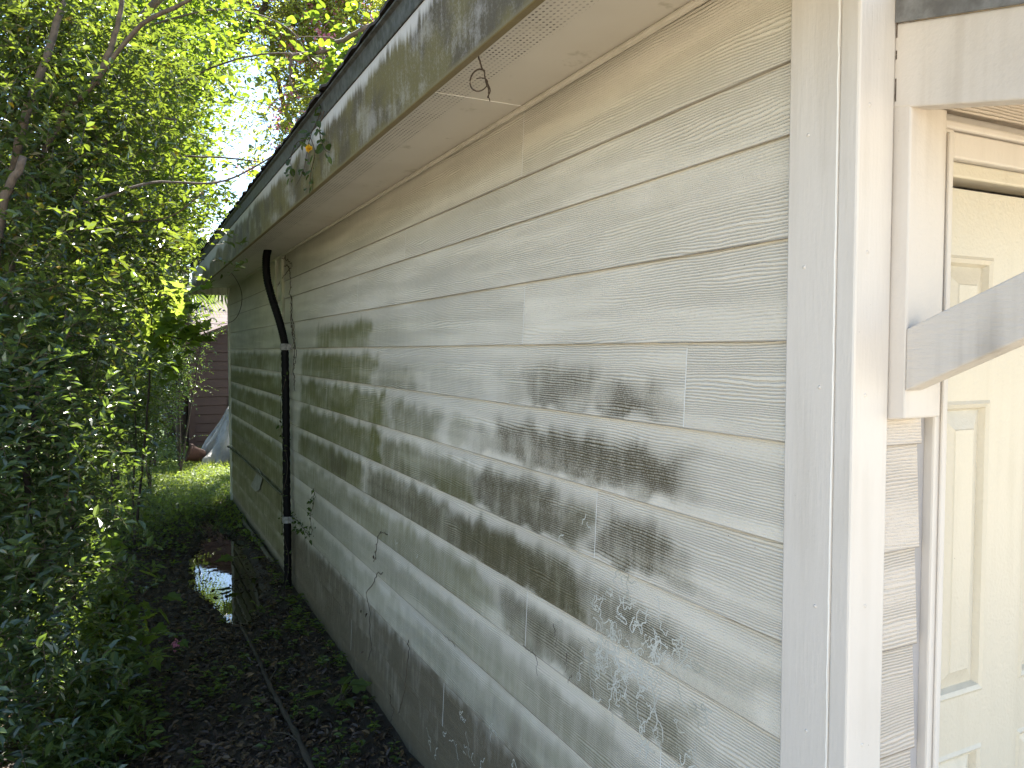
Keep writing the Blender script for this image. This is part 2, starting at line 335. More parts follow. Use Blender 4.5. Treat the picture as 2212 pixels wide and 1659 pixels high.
def crown(parent, blobs, clumps, tw, lpt, L, mat, seed, tpl=OVAL, wr=.5, tl=.25, droop=.35, cr=.16, name='crown', twm=None, twr=.0016, up=.25, flowers=0, fl_only=None, bias=0):
    """blobs: (x,y,z,rx,ry,rz,weight). Leaves stand along twigs, twigs gather in clumps inside the blobs."""
    g = np.random.default_rng(seed); b = np.array(blobs, float)
    w = b[:, 6]*np.prod(b[:, 3:6], 1)**(2/3.); w /= w.sum()
    i = g.choice(len(b), clumps, p=w); u = norm(g.normal(size=(clumps, 3)))*(g.random((clumps, 1))**.42)
    C = b[i, :3]+u*b[i, 3:6]; out = norm(u*1.0+g.normal(size=(clumps, 3))*.35)
    k = np.repeat(np.arange(clumps), tw); n = len(k)
    B = C[k]+g.normal(size=(n, 3))*cr; D = norm(out[k]*.8+g.normal(size=(n, 3))*.75+np.array([bias, 0, up]))
    TL = tl*g.uniform(.5, 1.3, n)
    if twm:
        v, f = twigs_lines(B, D, TL, twr, droop); mesh('foliage_twigs', v, [f], twm, parent)
    q = np.repeat(np.arange(n), lpt); m = len(q); t = np.tile(np.linspace(.12, 1, lpt), n)+g.normal(size=m)*.03
    P = B[q]+D[q]*(TL[q]*t)[:, None]; P[:, 2] -= droop*TL[q]*t*t
    side = norm(np.cross(D[q], np.array([0, 0, 1.])+g.normal(size=(m, 3))*.35)); sg = np.where(np.tile(np.arange(lpt) % 2, n), 1, -1)[:, None]
    A = norm(D[q]*.55+side*sg*.9+g.normal(size=(m, 3))*.28); Nn = norm(np.array([0, 0, 1.])+g.normal(size=(m, 3))*.45)
    s = L*g.uniform(.55, 1.2, m)
    ok = P[:, 2] > G+.01
    v, f = leaves(P[ok], A[ok], Nn[ok], s[ok], s[ok]*wr, tpl); o = mesh(name, v, [f], mat, parent)
    if flowers:
        fi = g.choice(clumps, flowers, replace=False); kk = np.repeat(fi, 40)
        FP = C[kk]+out[kk]*.12+np.array([-.12, -.25, 0])+g.normal(size=(len(kk), 3))*.075; s2 = .045*g.uniform(.6, 1.2, len(kk))
        v, f = leaves(FP, g.normal(size=(len(kk), 3)), norm(g.normal(size=(len(kk), 3))), s2, s2*.9, ROUND); mesh('blossom', v, [f], MAT['petal'], parent)
    return o
def blob(x, y, d, r, w=1, sq=(1, 1, 1)):
    p = W(x, y, d); return (p[0], p[1], p[2], r*sq[0], r*sq[1], r*sq[2], w)

# ================================================================= GROUND
def axis_pts(segs):
    out = []
    for a, b, st in segs: out.append(np.arange(a, b, st))
    return np.concatenate(out+[[segs[-1][1]]])
gx = axis_pts([(-60, -8, 6), (-8, -2, .6), (-2, 1.6, .03), (1.6, 8, .8), (8, 60, 6)])
gy = axis_pts([(-60, -4, 6), (-4, 2, .4), (2, 10, .03), (10, 20, .25), (20, 90, 6)])
GX, GY = np.meshgrid(gx, gy, indexing='ij')
def pud(x, y):                     # signed puddle field: >0 inside
    c = np.interp(y, [4.2, 5.0, 5.6, 6.4, 7.0, 8.4], [.60, .64, .64, .66, .69, .70])
    hw = np.interp(y, [4.1, 4.8, 5.3, 6.0, 6.6, 7.1, 8.0, 8.6], [-.08, -.02, .14, .28, .27, .16, .10, -.05])
    return hw - np.abs(x-c) + (fbm(x*9, y*5, 3)-.5)*.14
def gz(x, y):
    near = sstep(-2.3, -1.8, x)*sstep(1.9, 1.4, x)*sstep(1.6, 2.2, y)*sstep(16, 10, y)
    h = (fbm(x*3, y*3, 1)-.5)*.035 + (fbm(x*14, y*14, 5, 2)-.5)*.014
    h = h + .03*sstep(.75, 1.0, x)
    return G + near*(h - .030*sstep(-.03, .06, pud(x, y)))
GZ = gz(GX, GY); nx, ny = GX.shape
I = np.arange(nx*ny).reshape(nx, ny)
gm = M('soil_and_lawn'); s = gm.sep()
n1 = gm.noise(gm.map((1, 1, 1)), 14, 6, .7); n2 = gm.noise(gm.map((1, 1, 1)), 1.3, 3)
soil = gm.cramp(n1, [(.3, (.016, .012, .009)), (.55, (.035, .026, .018)), (.75, (.05, .038, .022))])
lawn = gm.cramp(n1, [(.3, (.035, .06, .018)), (.6, (.07, .11, .03)), (.8, (.12, .14, .05))])
dry = gm.cramp(n1, [(.3, (.34, .28, .19)), (.7, (.46, .39, .27))])
edge = gm.math('MULTIPLY_ADD', n2, 2.0, s[1])
gc = gm.mix(gm.ramp(edge, 7.8, 9.2), soil, lawn); gc = gm.mix(gm.ramp(edge, 1.9, 1.3), gc, dry)
gm.P(Base_Color=gc, Roughness=gm.ramp(edge, 6.9, 8.5, .5, .95)); gm.bump(gm.noise(gm.map((1, 1, 1)), 60, 5, .7), .02, .8)
ground = mesh('ground', np.stack([GX, GY, GZ], -1), [np.stack([I[:-1, :-1], I[1:, :-1], I[1:, 1:], I[:-1, 1:]], -1).reshape(-1, 4)], gm.m, smooth=True); tag(ground, kind='structure')
wm = M('puddle_water'); wm.P(Base_Color=(.012, .010, .007), Roughness=.02, IOR=1.6); wm.b.inputs['Specular IOR Level'].default_value = 1.0
wm.bump(wm.noise(wm.map((1, 1, 1)), 9, 2), .0012, .4)
mb = MB(); mb.add([(.25, 4.2, G-.017), (.86, 4.2, G-.017), (.86, 8.9, G-.017), (.25, 8.9, G-.017)], [(0, 1, 2, 3)])
tag(mb.build('puddle_water', wm.m), kind='structure')
drv = MB().box((-9, -14, G-.03), (9, .30, G+.004))  # unseen paving behind the camera, added to bounce warm sunlight onto the walls
tag(drv.build('bounce_driveway', simple('bounce_sandy_concrete', (.52, .42, .29), .85, 5, .15)), kind='structure')

# ================================================================= HOUSE
H0 = (1.015, .84, 0)
house = empty('house', (0, 0, 0), 'white clapboard house with green mildewed side wall, low eave and front door', 'house')
LAP = [2.330, 2.120, 1.997, 1.822, 1.646, 1.471, 1.294, 1.120, .946, .771, .596, .421, .246, .071, -.11]
XS = 1.015
JOINTS = [(0, 1.965), (3, 1.96), (4, 1.246), (6, 1.578), (7, 3.62), (8, 1.943), (9, 1.32), (10, 1.60), (2, 3.72), (5, 4.4), (1, 3.0), (11, 2.6), (12, 3.9),
          (2, 7.3), (4, 6.7), (6, 7.9), (8, 7.2), (10, 6.6)]
# stains: board, Y0, Y1, v0, v1 (0 = top of board), green, dark
ST = [(3, 3.50, 4.62, .30, 1.2, .85, .06), (4, 3.42, 5.10, .20, 1.2, .95, .10), (4, 2.85, 3.40, .48, 1.2, .45, .30), (4, 2.2, 2.9, .55, .9, .08, .13),
      (4, 1.86, 2.1, .35, .95, .10, .22), (4, 1.62, 1.93, .38, .95, .15, .60), (4, 1.36, 1.56, .50, .95, .10, .78), (4, 1.3, 1.75, .55, .95, .10, .35),
      (5, 3.26, 5.15, .18, 1.2, 1.0, .12), (5, 2.62, 3.22, .34, 1.1, .62, .26), (5, 2.35, 2.52, .35, .95, .40, .12), (5, 1.24, 2.16, .30, .93, .22, .92), (5, 1.20, 1.9, .42, .9, .15, .45), (5, 1.8, 2.35, .5, .9, .2, .45),
      (6, 3.36, 5.20, .16, 1.2, 1.0, .16), (6, 2.30, 3.36, .30, 1.05, .80, .42), (6, 1.72, 2.32, .26, .98, .45, .92), (6, 1.60, 1.75, .30, 1.0, .5, .72), (6, 1.30, 1.56, .28, .95, .28, .80), (6, 1.18, 1.34, .42, .95, .15, .40),
      (7, 3.64, 5.25, .20, 1.2, .90, .30), (7, 3.95, 4.35, .35, .95, .5, .75), (7, 2.45, 3.58, .24, 1.1, .65, .82), (7, 1.62, 2.50, .28, 1.05, .75, .95), (7, 1.30, 1.66, .40, 1.0, .35, .62), (7, 1.0, 1.4, .45, 1.2, .15, .22),
      (8, 2.2, 5.30, .24, 1.2, .66, .20), (8, 1.76, 2.15, .25, .95, .45, .68), (8, 1.58, 1.95, .35, 1.0, .4, .55), (8, 1.25, 1.62, .30, 1.0, .40, .50), (8, .96, 1.3, .5, 1.2, .15, .16),
      (9, 1.9, 5.30, .30, 1.2, .48, .14), (9, 1.45, 2.0, .30, 1.2, .42, .30), (9, .96, 1.5, .4, 1.2, .28, .20),
      (10, .96, 5.30, .25, 1.2, .45, .14), (10, 4.9, 5.5, .0, 1.2, .5, .1)]
def stains(k, y, v, z):
    g = np.zeros_like(y); d = np.zeros_like(y); b = np.zeros_like(y)
    n1 = fbm(y*15, v*1.0+k*5, 11, 4); n2 = fbm(y*5, v*2.2+k*9, 21, 3); n3 = fbm(y*40, v*1.5+k*3, 31, 2)
    for (kk, y0, y1, v0, v1, gg, dd) in ST:
        if kk != k: continue
        sft = .05+.035*(y1-y0)
        top = v0 + (n1-.5)*.42 + (n3-.5)*.10; m = sstep(y0-sft, y0+sft, y+(n2-.5)*.22)*sstep(y1+sft, y1-sft, y+(n2-.5)*.22)
        m = m*sstep(top-.16, top+.18, v)*(sstep(v1+.07, v1-.06, v+(n1-.5)*.35) if v1 < 1.15 else 1)
        g = np.maximum(g, gg*m*(.62+.5*n2)); d = np.maximum(d, dd*m*sstep(.14, .58, n1*.55+n2*.4+n3*.2))
    near = sstep(5.70, 5.74, y)
    fg = np.interp(k, [0, 1, 2, 3, 4, 5, 6, 7, 8, 9, 10, 11, 12, 13], [.08, .08, .16, .40, .85, 1, 1, 1, 1, 1, 1, 1, 1, 1])
    fm = fg*sstep(.05+(n1-.5)*.3, .38+(n1-.5)*.3, v)*(.65+.5*n2)
    if k >= 9: fm = np.maximum(fm, .75*(.7+.5*n1))
    g = np.where(near > .5, fm, g)
    d = np.where(near > .5, d+.16*fm*sstep(.5, .75, n2)+(.60 if k >= 9 else 0)*n1, d)
    # faint overall film, top board green cast, mud on the lowest courses
    g = np.maximum(g, .05+.10*sstep(2.0, 5.0, y)*sstep(.35, .8, n2))
    if k >= 3: g = np.maximum(g, .36*sstep(1.5, 4.2, y)*sstep(.15, .5, v))
    if k >= 7: d = np.maximum(d, (.05+.03*(k-7))*sstep(.05, .4, v)*(.6+.6*n2))
    if k <= 2: g = np.maximum(g, .10*sstep(.3, .7, n2))
    if k == 0: g = np.maximum(g, .08+.20*sstep(1.6, 5, y))
    lim = np.interp(y, [.96, 1.6, 2.2, 3, 5.6, 9], [.50, .46, .42, .41, .40, .25]) + (n3-.5)*.05 + (n1-.5)*.05
    b = np.maximum(b, sstep(lim+.05, lim-.05, z)*(.85+.25*n2)*(y < 5.7) )
    b = np.maximum(b, .5*sstep(.64, .50, z)*sstep(.35, .7, n1)*(y < 2.2))
    b = np.maximum(b, .55*sstep(.15, -.02, z))
    g = g*(1-.6*b); d = np.maximum(d, .62*sstep(.20, -.05, z+(n2-.5)*.2))
    if k >= 12: d = np.maximum(d, .35*n2)
    return g, d, b
def siding_wall(name, mat, kind, h0, h1, laps, joints, stain=True, hstep=None):
    V, Q, at = [], [], dict(green=[], dark=[], brown=[], bid=[], lap=[]); n = 0
    for k in range(len(laps)-1):
        zt, zb = laps[k], laps[k+1]
        js = sorted(j for kk, j in joints if kk == k and h0 < j < h1)
        cuts = [h0]+js+[h1]
        for si in range(len(cuts)-1):
            a, b = cuts[si], cuts[si+1]
            ys = [a]
            while ys[-1] < b-1e-6: ys.append(min(b, ys[-1]+max(.012, .008*ys[-1])))
            ys = np.array(ys); vs = np.array([0, .08, .16, .24, .32, .40, .48, .56, .64, .72, .80, .88, .95, 1.0, 1.0])
            zz = zt+.004+(zb-zt-.004)*vs
            dep = .0085-.0085*vs; dep[-1] = .013
            YY, ZZ = np.meshgrid(ys, zz, indexing='ij'); DD = np.broadcast_to(dep, YY.shape); VV = np.broadcast_to(vs, YY.shape)
            if stain: g, d, br = stains(k, YY, VV, ZZ)
            else: g = YY*0; d = YY*0; br = YY*0
            pts = np.stack([XS+DD, YY, ZZ], -1) if kind == 'Y' else np.stack([YY, .84+DD, ZZ], -1)
            V.append(pts.reshape(-1, 3)); a1, b1 = YY.shape; I = np.arange(a1*b1).reshape(a1, b1)+n; n += a1*b1
            q = np.stack([I[:-1, :-1], I[:-1, 1:], I[1:, 1:], I[1:, :-1]], -1).reshape(-1, 4)
            Q.append(q if kind == 'Y' else q[:, ::-1])
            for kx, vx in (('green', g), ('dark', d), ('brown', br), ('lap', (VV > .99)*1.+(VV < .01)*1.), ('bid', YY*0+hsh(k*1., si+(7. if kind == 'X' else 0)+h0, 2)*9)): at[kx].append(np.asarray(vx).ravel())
    return mesh(name, np.concatenate(V), [np.concatenate(Q)], mat, house, attrs={k: np.concatenate(v) for k, v in at.items()})
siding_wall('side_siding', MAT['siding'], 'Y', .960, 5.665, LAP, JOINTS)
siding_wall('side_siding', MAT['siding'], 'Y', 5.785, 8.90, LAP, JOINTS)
LAPD = [2.75, 2.565, 2.385, 2.205, 2.03, 1.822, 1.646, 1.475, 1.300, 1.136, .957, .782, .607, .432, .257, .082, -.1]
# front wall siding: narrow strip beside the door, courses above it, wall beyond it
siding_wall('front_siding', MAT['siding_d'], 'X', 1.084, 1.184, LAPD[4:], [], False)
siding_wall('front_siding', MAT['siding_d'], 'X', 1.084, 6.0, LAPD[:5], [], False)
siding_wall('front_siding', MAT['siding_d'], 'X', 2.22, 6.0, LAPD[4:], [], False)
for k, j in JOINTS:
    if j > 5.7: continue
    zt, zb = LAP[k], LAP[k+1]; v = []
    for vv in (.06, .5, .985):
        z = zt+(zb-zt)*vv; x = XS+.0085-.0085*vv-.0012; v += [(x, j-.0016, z), (x, j+.0016, z)]
    mesh('joint_bead', v, [[(0, 1, 3, 2), (2, 3, 5, 4)]], MAT['joint'], house)
# corner boards
def boxpart(name, a, b, mat, parent=house, bw=.003):
    o = MB().box(a, b).build(name, mat, parent); bevel(o, bw) if bw else None; return o
boxpart('corner_board', (1.003, .866, -.12), (1.028, .966, 2.335), MAT['trim'])
boxpart('corner_board', (1.0045, .829, -.12), (1.086, .8655, 2.62), MAT['trim'], bw=.004)
# thin ragged caulk bead where the two corner boards meet
g = np.random.default_rng(5); zz = np.linspace(-.05, 2.33, 120)
mb = MB(); mb.tube(np.stack([np.full(120, 1.0036), .8672+g.normal(0, .0006, 120), zz], 1), .0014, 5); mb.build('caulk_bead', MAT['joint'], house)
boxpart('batten', (1.001, 5.675, -.12), (1.026, 5.735, 2.325), MAT['trim_g'])
boxpart('batten', (1.004, 5.955, 1.90), (1.03, 6.00, 2.325), MAT['trim_g'])
boxpart('corner_board', (1.002, 8.895, -.12), (1.03, 8.975, 2.325), MAT['trim_g'])
# frieze bead under the soffit
boxpart('frieze_bead', (1.000, .967, 2.299), (1.014, 8.90, 2.3145), paint_mat('frieze_paint', (.62, .59, .51), .1, dirtcol=(.3, .28, .18)), bw=.006)
# eave
sof = MB(); sof.box((.668, .55, 2.315), (1.05, 1.945, 2.325)); sof.box((.668, 1.9485, 2.3145), (1.05, 5.60, 2.325)); sof.box((.668, 5.603, 2.315), (1.05, 9.02, 2.325))
sof.build('soffit', MAT['soffit'], house)
MB().box((.70, 1.9452, 2.3125), (1.01, 1.948, 2.3142)).build('soffit_seam', MAT['joint'], house)
fa = MB(); fa.box((.650, .50, 2.24), (.668, 9.02, 2.463)); bevel(fa.build('fascia', MAT['fascia'], house), .003)
boxpart('fascia', (.6685, 9.000, 2.235), (6.6, 9.020, 2.44), MAT['trim_g'])
de = MB(); y0, y1 = .48, 9.05
prof = [(.6475, 2.461), (.6455, 2.463), (.6405, 2.512), (.630, 2.516), (.630, 2.522), (.69, 2.530)]
v = [(x, y, z) for y in (y0, y1) for x, z in prof]; n = len(prof)
de.add(v, [(i, i+1, n+i+1, n+i) for i in range(n-1)]); de.build('drip_edge', MAT['drip'], house)
# roof: shingle courses with a ragged butt edge
PT = .36; g = np.random.default_rng(3); rb = MB(); ny = 420; ys = np.linspace(.45, 9.08, ny)
for c in range(3):
    x0 = .622+c*.135; ex = np.repeat(g.normal(0, .0035, ny//3+1), 3)[:ny]; up = np.abs(np.repeat(g.normal(0, .002, ny//3+1), 3)[:ny])
    zf = 2.524+PT*(x0-.622)+c*.001; bot = np.stack([x0+ex, ys, zf+0*ys+up], 1); top = bot+[0, 0, .009]; bk = np.stack([np.full(ny, x0+.30), ys, np.full(ny, zf+.30*PT+.009)], 1)
    i = np.arange(ny-1); rb.add(np.concatenate([bot, top, bk]), np.concatenate([np.stack([i, i+ny, i+ny+1, i+1], 1), np.stack([i+ny, i+2*ny, i+2*ny+1, i+ny+1], 1)]))
rb.build('shingle_edge', MAT['roof'], house)
RX = 3.8; zr = 2.53+PT*(RX-.66)
rf = MB(); rf.hexa([(.66, .45, 2.530), (RX, .45, zr), (RX, 9.08, zr), (.66, 9.08, 2.530), (.66, .45, 2.55), (RX, .45, zr+.02), (RX, 9.08, zr+.02), (.66, 9.08, 2.55)])
rf.hexa([(RX, .45, zr), (6.95, .45, 2.53), (6.95, 9.08, 2.53), (RX, 9.08, zr), (RX, .45, zr+.02), (6.95, .45, 2.55), (6.95, 9.08, 2.55), (RX, 9.08, zr+.02)])
rf.build('roof', MAT['roof'], house)
core = MB(); core.box((1.032, 1.02, -.12), (6.0, 8.93, 2.31)); core.build('wall_core', MAT['trim'], house)
core = MB(); core.box((2.22, .856, -.12), (6.0, 1.018, 2.31)); core.box((1.032, .856, -.12), (1.19, 1.018, 2.31)); core.box((1.19, .862, 2.0), (2.22, 1.018, 2.31)); core.build('wall_core', MAT['trim'], house)
gab = MB(); gab.add([(1.09, .862, 2.6), (6.4, .862, 2.6), (RX, .862, zr-.04), (1.09, .862, 2.66), (1.09, 1.0, 2.6), (6.4, 1.0, 2.6), (RX, 1.0, zr-.04), (1.09, 1.0, 2.66)],
                    [(0, 1, 2, 3), (7, 6, 5, 4), (0, 4, 5, 1), (1, 5, 6, 2), (2, 6, 7, 3)]); gab.build('gable', MAT['siding_d'], house)
gb2 = MB(); gb2.add([(1.03, 8.935, 2.3), (6.4, 8.935, 2.3), (RX, 8.935, zr-.04), (1.03, 8.95, 2.3), (6.4, 8.95, 2.3), (RX, 8.95, zr-.04)], t=[(0, 1, 2), (5, 4, 3)]); gb2.build('gable', MAT['trim_g'], house)

# ---- door, casing
cs = boxpart('door_casing', (1.208, .834, -.1), (1.243, .885, 1.998), MAT['trim'], bw=.004)
boxpart('door_casing', (1.2435, .836, 1.952), (2.17, .885, 1.996), MAT['trim'], bw=.004)
boxpart('door_casing', (2.17, .834, -.1), (2.215, .885, 1.998), MAT['trim'], bw=.004)
boxpart('casing_molding', (1.220, .828, -.1), (1.232, .8338, 1.99), MAT['trim'], bw=.003)
boxpart('casing_gap', (1.186, .852, -.1), (1.207, .862, 2.0), paint_mat('painted_shade_grey', (.42, .41, .42), .1), bw=0)  # recessed strip; the shade of the gap is put into its grey
boxpart('header_molding', (1.19, .832, 1.998), (2.2, .856, 2.012), MAT['trim'], bw=.004)
boxpart('header_molding', (1.244, .848, 1.925), (2.168, .90, 1.951), MAT['door'], bw=.004)
door = empty('door', (1.245, .87, -.02)); door.parent = house
DY = .868
def panel(x0, x1, z0, z1):
    """raised panel: routed groove, sloped field"""
    m = MB(); e = [(0, 0), (.006, -.0035), (.013, .0), (.018, .011), (.050, -.002), (.052, -.004)]
    V = []
    for ins, dy in e:
        V += [(x0+ins, DY+dy, z0+ins), (x1-ins, DY+dy, z0+ins), (x1-ins, DY+dy, z1-ins), (x0+ins, DY+dy, z1-ins)]
    Q = []
    for i in range(len(e)-1):
        for j in range(4): a = i*4+j; b = i*4+(j+1) % 4; Q.append((a, b, b+4, a+4))
    Q.append(tuple(range((len(e)-1)*4, len(e)*4)))
    m.add(V, Q); o = m.build('raised_panel', MAT['door'], door)
    return o
pans = []
for c0, c1 in ((1.258, 1.412), (1.52, 1.72), (1.76, 1.96), (2.0, 2.12)):
    for z0, z1 in ((1.62, 1.797), (1.0, 1.540), (.20, .90)): pans.append((c0, c1, z0, z1))
slab = MB(); xs = sorted({1.244, 2.168} | {p[0] for p in pans} | {p[1] for p in pans}); zs = sorted({-.05, 1.912} | {p[2] for p in pans} | {p[3] for p in pans})
ps = {(p[0], p[2]) for p in pans}; XI = {x: i for i, x in enumerate(xs)}; ZI = {z: i for i, z in enumerate(zs)}
V = [(x, DY, z) for x in xs for z in zs]; Q = []
for i in range(len(xs)-1):
    for j in range(len(zs)-1):
        if (xs[i], zs[j]) in ps: continue
        a = i*len(zs)+j; Q.append((a, a+len(zs), a+len(zs)+1, a+1))
slab.add(V, Q); slab.box((1.244, DY+.012, -.05), (2.168, DY+.03, 1.915)); slab.build('door_leaf', MAT['door'], door)
for p in pans: panel(*p)
kn = MB(); kn.tube([(1.33, DY, .95), (1.33, DY-.04, .95)], .012, 10); kn.tube([(2.10, DY-.035, .95), (2.10, DY-.045, .95), (2.10, DY-.075, .95), (2.10, DY-.085, .95)], [.018, .028, .028, .015], 14)
kn2 = MB(); kn2.tube([(2.10, DY, .95), (2.10, DY-.04, .95)], .012, 10); kn2.tube([(2.10, DY-.035, .95), (2.10, DY-.045, .95), (2.10, DY-.075, .95), (2.10, DY-.085, .95)], [.018, .028, .028, .015], 14)
kn2.build('door_knob', simple('brass', (.5, .38, .18), .3, 8, .2, 1), door, True)
# ---- awning with its two side brackets
awn = empty('awning', (1.09, .84, 2.0)); awn.parent = house
def slope_board(name, x0, x1, pts, mat, bw=.003):   # pts: 4 (y,z) profile
    m = MB(); m.hexa([(x0, y, z) for y, z in pts]+[(x1, y, z) for y, z in pts]); o = m.build(name, mat, awn); bevel(o, bw); return o
for bx in (1.0868, 2.32):
    x1 = bx+.0385
    slope_board('wall_plate', bx+.001, bx+.088, [(.842, 1.518), (.802, 1.523), (.802, 2.012), (.842, 2.016)], MAT['plate'])
    sl_ = .22
    r0, r1 = .842, .30
    slope_board('rafter', bx, x1, [(r0, 2.013), (r1, 2.013-sl_*(r0-r1)), (r1, 2.143-(sl_+.02)*(r0-r1)), (r0, 2.143)], MAT['plate'])
    bs = .41
    slope_board('brace', bx, x1, [(.8015, 1.566), (.8015, 1.664), (.36, 1.664+bs*.44+.005), (.36, 1.566+bs*.44+.02)], MAT['brace'])
    slope_board('metal_edge', bx-.006, bx-.0008, [(.8285, 2.140), (.30, 2.140-.24*.5285), (.30, 2.176-.24*.5285), (.8285, 2.176)], MAT['flash'], .001)
slope_board('awning_roof', 1.078, 2.37, [(.8275, 2.178), (.27, 2.178-.24*.5575), (.27, 2.19-.24*.5575), (.8275, 2.19)], MAT['flash'], .001)
slope_board('awning_deck', 1.092, 2.358, [(.8275, 2.15), (.285, 2.15-.24*.5425), (.285, 2.174-.24*.5425), (.8275, 2.174)], MAT['awn'], .001)

# painted nail dimples on the corner boards, dirty crack where the rafter meets the corner
g = np.random.default_rng(77)
for i in range(9):
    z = 2.25-.25*i+g.uniform(-.05, .05)
    if z < .2: break
    for fx in (0, 1):
        z2 = z+g.uniform(-.03, .03); m = MB()
        if fx: y = .905+g.uniform(-.02, .03); m.tube([(1.0034, y, z2), (1.0024, y, z2), (1.0018, y, z2)], [.0034, .0030, .0012], 10)
        else: x = 1.045+g.uniform(-.02, .02); m.tube([(x, .8294, z2), (x, .8284, z2), (x, .8278, z2)], [.0034, .0030, .0012], 10)
        m.build('nail_dimple', MAT['trim'], house, True)
m = MB()
for a, b in ((2.020, 2.055), (2.085, 2.098), (2.118, 2.15)):
    zz = np.linspace(a, b, 12); m.tube(np.stack([1.0864+g.normal(0, .0004, 12), np.full(12, .8287), zz], 1), .0011, 5)
m.build('crack_stain', MAT['deadvine'], house)
# ---- snail-grazed pale trails on the lower boards
def wallx(z):
    for k in range(len(LAP)-1):
        if LAP[k+1] <= z <= LAP[k]: return XS+.0085*(1-(LAP[k]-z)/(LAP[k]-LAP[k+1]))
    return XS
def trails():
    g = np.random.default_rng(12); m = None; tmat = paint_mat('grazed_clean_paint', (.62, .63, .58), .3, dirtcol=(.25, .25, .18))
    def ribbon(p, w):
        P = np.array(p); X = np.array([wallx(z) for z in P[:, 1]])-.0009
        T = norm(np.gradient(P, axis=0)); Nn = np.stack([-T[:, 1], T[:, 0]], 1); a = P+Nn*w/2; b = P-Nn*w/2; n = len(P)
        V = np.concatenate([np.stack([X, a[:, 0], a[:, 1]], 1), np.stack([X, b[:, 0], b[:, 1]], 1)]); i = np.arange(n-1)
        mb_[0].add(V, np.stack([i, i+1, i+n+1, i+n], 1))
    mb_ = [None]
    def walk(y, z, n, st, turn, bias=None, w=.0016):
        a = g.uniform(0, 6.28); p = [(y, z)]
        for _ in range(n):
            a += g.normal(0, turn)
            if bias is not None: a += .12*math.sin(bias-a)
            y += st*math.cos(a); z += st*math.sin(a); p.append((y, z))
        ribbon(spline(p, n*2), w*g.uniform(.7, 1.3))
    for cx, cy, sx, sy, cnt, ln in ((1350, 1320, 30, 28, 12, 24), (1385, 1390, 45, 38, 24, 26), (1440, 1440, 40, 22, 10, 18), (1300, 1440, 20, 45, 20, 26), (1350, 1480, 35, 30, 16, 22), (1400, 1560, 14, 40, 9, 18),
                                 (1480, 1610, 50, 35, 10, 16), (1500, 1540, 15, 12, 3, 10), (970, 1600, 45, 30, 14, 18), (1010, 1640, 30, 20, 5, 16), (1200, 1390, 10, 25, 2, 14), (1280, 1300, 15, 30, 3, 12), (1300, 1260, 8, 20, 2, 10), (850, 1170, 8, 20, 3, 6), (1230, 1160, 20, 20, 3, 8), (900, 1240, 30, 25, 3, 6), (720, 1050, 20, 30, 3, 5)):
        mb_[0] = MB()
        for _ in range(cnt):
            p = onplane(cx+g.normal()*sx, cy+g.normal()*sy, 0, XS)
            if p[2] < .1: continue
            walk(p[1], p[2], ln, .0045, .75, g.choice([None, 1.57, -1.57]), .0028 if cy > 1250 else .003)
        if mb_[0].v: mb_[0].build('snail_trail', tmat, house)
trails()
# torn pale patch and thin service line on the far wall
pt = [onplane(*q, 0, 1.006) for q in ((559, 1012), (541, 1050), (552, 1062), (560, 1058), (567, 1030))]
m = MB(); m.add(pt+[p+[.004, 0, 0] for p in pt]); m.q = []; mm = mesh('torn_patch', np.concatenate(m.v), [[(0, 1, 2, 3, 4)], [(9, 8, 7, 6, 5)], [(0, 5, 6, 1), (1, 6, 7, 2), (2, 7, 8, 3), (3, 8, 9, 4), (4, 9, 5, 0)]], simple('torn_paper', (.28, .29, .24), .8, 20, .4), house)
sv = MB(); yy = np.linspace(5.8, 8.99, 30); sv.tube(np.stack([np.full(30, 1.001), yy, .600-.004*yy+.004*np.sin(yy*5)], 1), .009, 8); sv.tube([(1.001, 8.98, .565), (.99, 9.03, .565), (1.03, 9.06, .562)], .012, 8)
sv.build('service_pipe', simple('mossy_pipe', (.13, .13, .07), .7, 20, .4), house, True)

# ================================================================= THINGS ON THE WALL
hose = empty('drain_hose', (.975, 5.45, G), 'black plastic drain hose running from the soffit down the mildewed side wall', 'drain pipe')
c = [(.881, 5.483, 2.325), (.870, 5.50, 2.25), (.875, 5.50, 2.12), (.905, 5.48, 1.98), (.945, 5.455, 1.83), (.972, 5.44, 1.70), (.976, 5.44, 1.62), (.978, 5.44, 1.2), (.976, 5.44, .7), (.978, 5.44, .3), (.975, 5.44, -.08)]
P = spline(c, 260); rr = .026+.0016*np.sin(np.arange(260)*1.9)
m = MB(); m.tube(P, rr, 14); m.build('hose', MAT['gutterblk'], hose, True); MAT['gutterblk'].node_tree.nodes['Principled BSDF'].inputs['Specular IOR Level'].default_value = .15
for z in (1.655, .46):
    m = MB(); m.tube([(.976, 5.44, z-.022), (.976, 5.44, z+.022)], .031, 16); m.box((.985, 5.40, z-.02), (1.013, 5.48, z+.02)); m.build('strap', MAT['strap'], hose)
g = np.random.default_rng(8)
